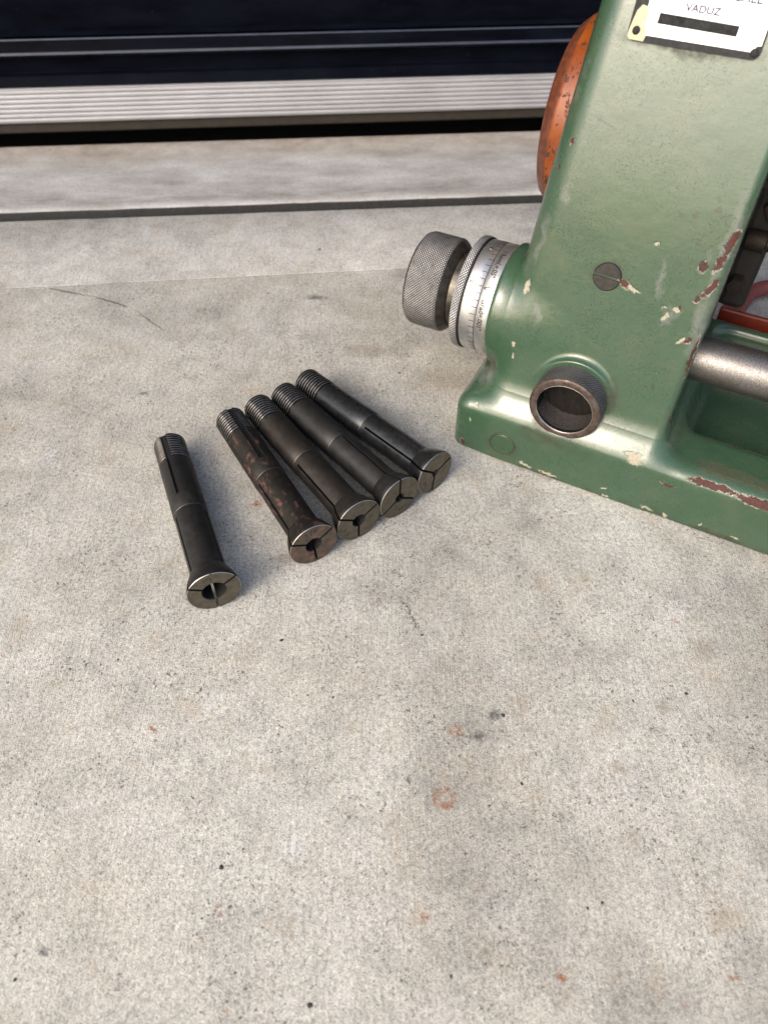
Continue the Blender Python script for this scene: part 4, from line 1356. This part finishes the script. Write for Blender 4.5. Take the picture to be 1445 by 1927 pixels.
plate_text('VADUZ', 3.7, 27.4, 13.5, 'plate_lettering', sx=1.12)
plate_text('GALE', 4.4, 43.0, 19.4, 'plate_lettering', sx=1.1)
plate_text('/', 7.0, 12.9, 17.4, 'plate_emblem', M_dark, sx=1.3, rot=-12)
plate_text('07/1001', 2.6, 27.0, 8.4, 'plate_number', M_plate_dark, sx=1.25, z=1.06)

# --- orange domed guard behind the column
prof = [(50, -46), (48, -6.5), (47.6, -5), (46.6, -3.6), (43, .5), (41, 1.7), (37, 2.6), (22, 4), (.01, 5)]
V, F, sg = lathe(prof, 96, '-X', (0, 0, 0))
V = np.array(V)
g_ = mesh_obj('orange_guard', V, F, [M_orange, M_orange_shade], mach, mi=[0 if q < 2 else 1 for q in sg], sharp=60)
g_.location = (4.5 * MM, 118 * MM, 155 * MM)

# --- dark spindle works behind the column's right side
mb = MB()
for bx in ((113, 220, 100, 150, 116, 240), (113, 128.5, 98, 116, 78, 150)):
    V, F = box(*bx); mb.add(V, F)
o = mb.obj('spindle_bracket', [M_grease], mach, smooth=False); bevel(o, 4, 3)
V, F, _ = lathe([(5, -4), (5, 6), (4.4, 7), (.01, 7.3)], 6, '-Y', (120, 98, 95)); mesh_obj('bracket_bolt', V, F, M_rusty_bolt, mach)
V, F, _ = lathe([(13, 0), (13, 26), (12, 28), (.01, 28.4)], 32, '-Y', (137, 104, 150)); mesh_obj('spindle_nut', V, F, M_rusty_bolt, mach)
V, F, _ = lathe([(.01, 115.5), (4.6, 116), (5.4, 117), (5.4, 126), (4.2, 127), (4.2, 210)], 28, 'X', (0, 95, 121)); mesh_obj('cross_rod', V, F, M_rusty_bolt, mach, sharp=40)
V, F, _ = lathe([(8.5, -6), (8.5, 6), (7.8, 7.2), (3.5, 7.6), (.01, 7.6)], 6, '-Y', (127, 100, 139)); mesh_obj('bracket_nut', V, F, M_rusty_bolt, mach, smooth=False)
# red rail behind the tray
V, F = box(117, 250, 158.5, 161.8, 30, 41)
o = mesh_obj('red_rail', V, F, M_red, mach, smooth=False); bevel(o, 1.2, 2)

# ------------------------------------------------------------------ red hose lying behind the machine
pts = []
ca, sa_ = math.cos(PSI), math.sin(PSI)
def L2W(x, y, z): return Vector((42.1 + x * ca - y * sa_, 333.1 + x * sa_ + y * ca, z))
ctrl = [(122, 176, 30), (124, 184, 16), (127, 198, 8), (128, 216, 6), (129, 240, 6), (138, 260, 6), (160, 272, 6), (200, 274, 6), (235, 262, 6), (258, 236, 6), (262, 205, 6), (250, 180, 8)]
cu = bpy.data.curves.new('hose_path', 'CURVE'); cu.dimensions = '3D'
sp = cu.splines.new('NURBS'); sp.points.add(len(ctrl) - 1)
for k, c in enumerate(ctrl):
    p = L2W(*c) * MM; sp.points[k].co = (p.x, p.y, p.z, 1)
sp.use_endpoint_u = True; sp.order_u = 4; sp.resolution_u = 10
cu.bevel_depth = 5.6 * MM; cu.bevel_resolution = 6; cu.use_fill_caps = True
tmp = bpy.data.objects.new('tmp', cu); sc.collection.objects.link(tmp)
me = bpy.data.meshes.new_from_object(tmp.evaluated_get(bpy.context.evaluated_depsgraph_get()))
bpy.data.objects.remove(tmp)
me.materials.clear(); me.materials.append(M_hose)
for p in me.polygons: p.use_smooth = True
link(bpy.data.objects.new('hose', me), None, 'dusty red rubber hose looping on the concrete behind the green machine', 'hose')
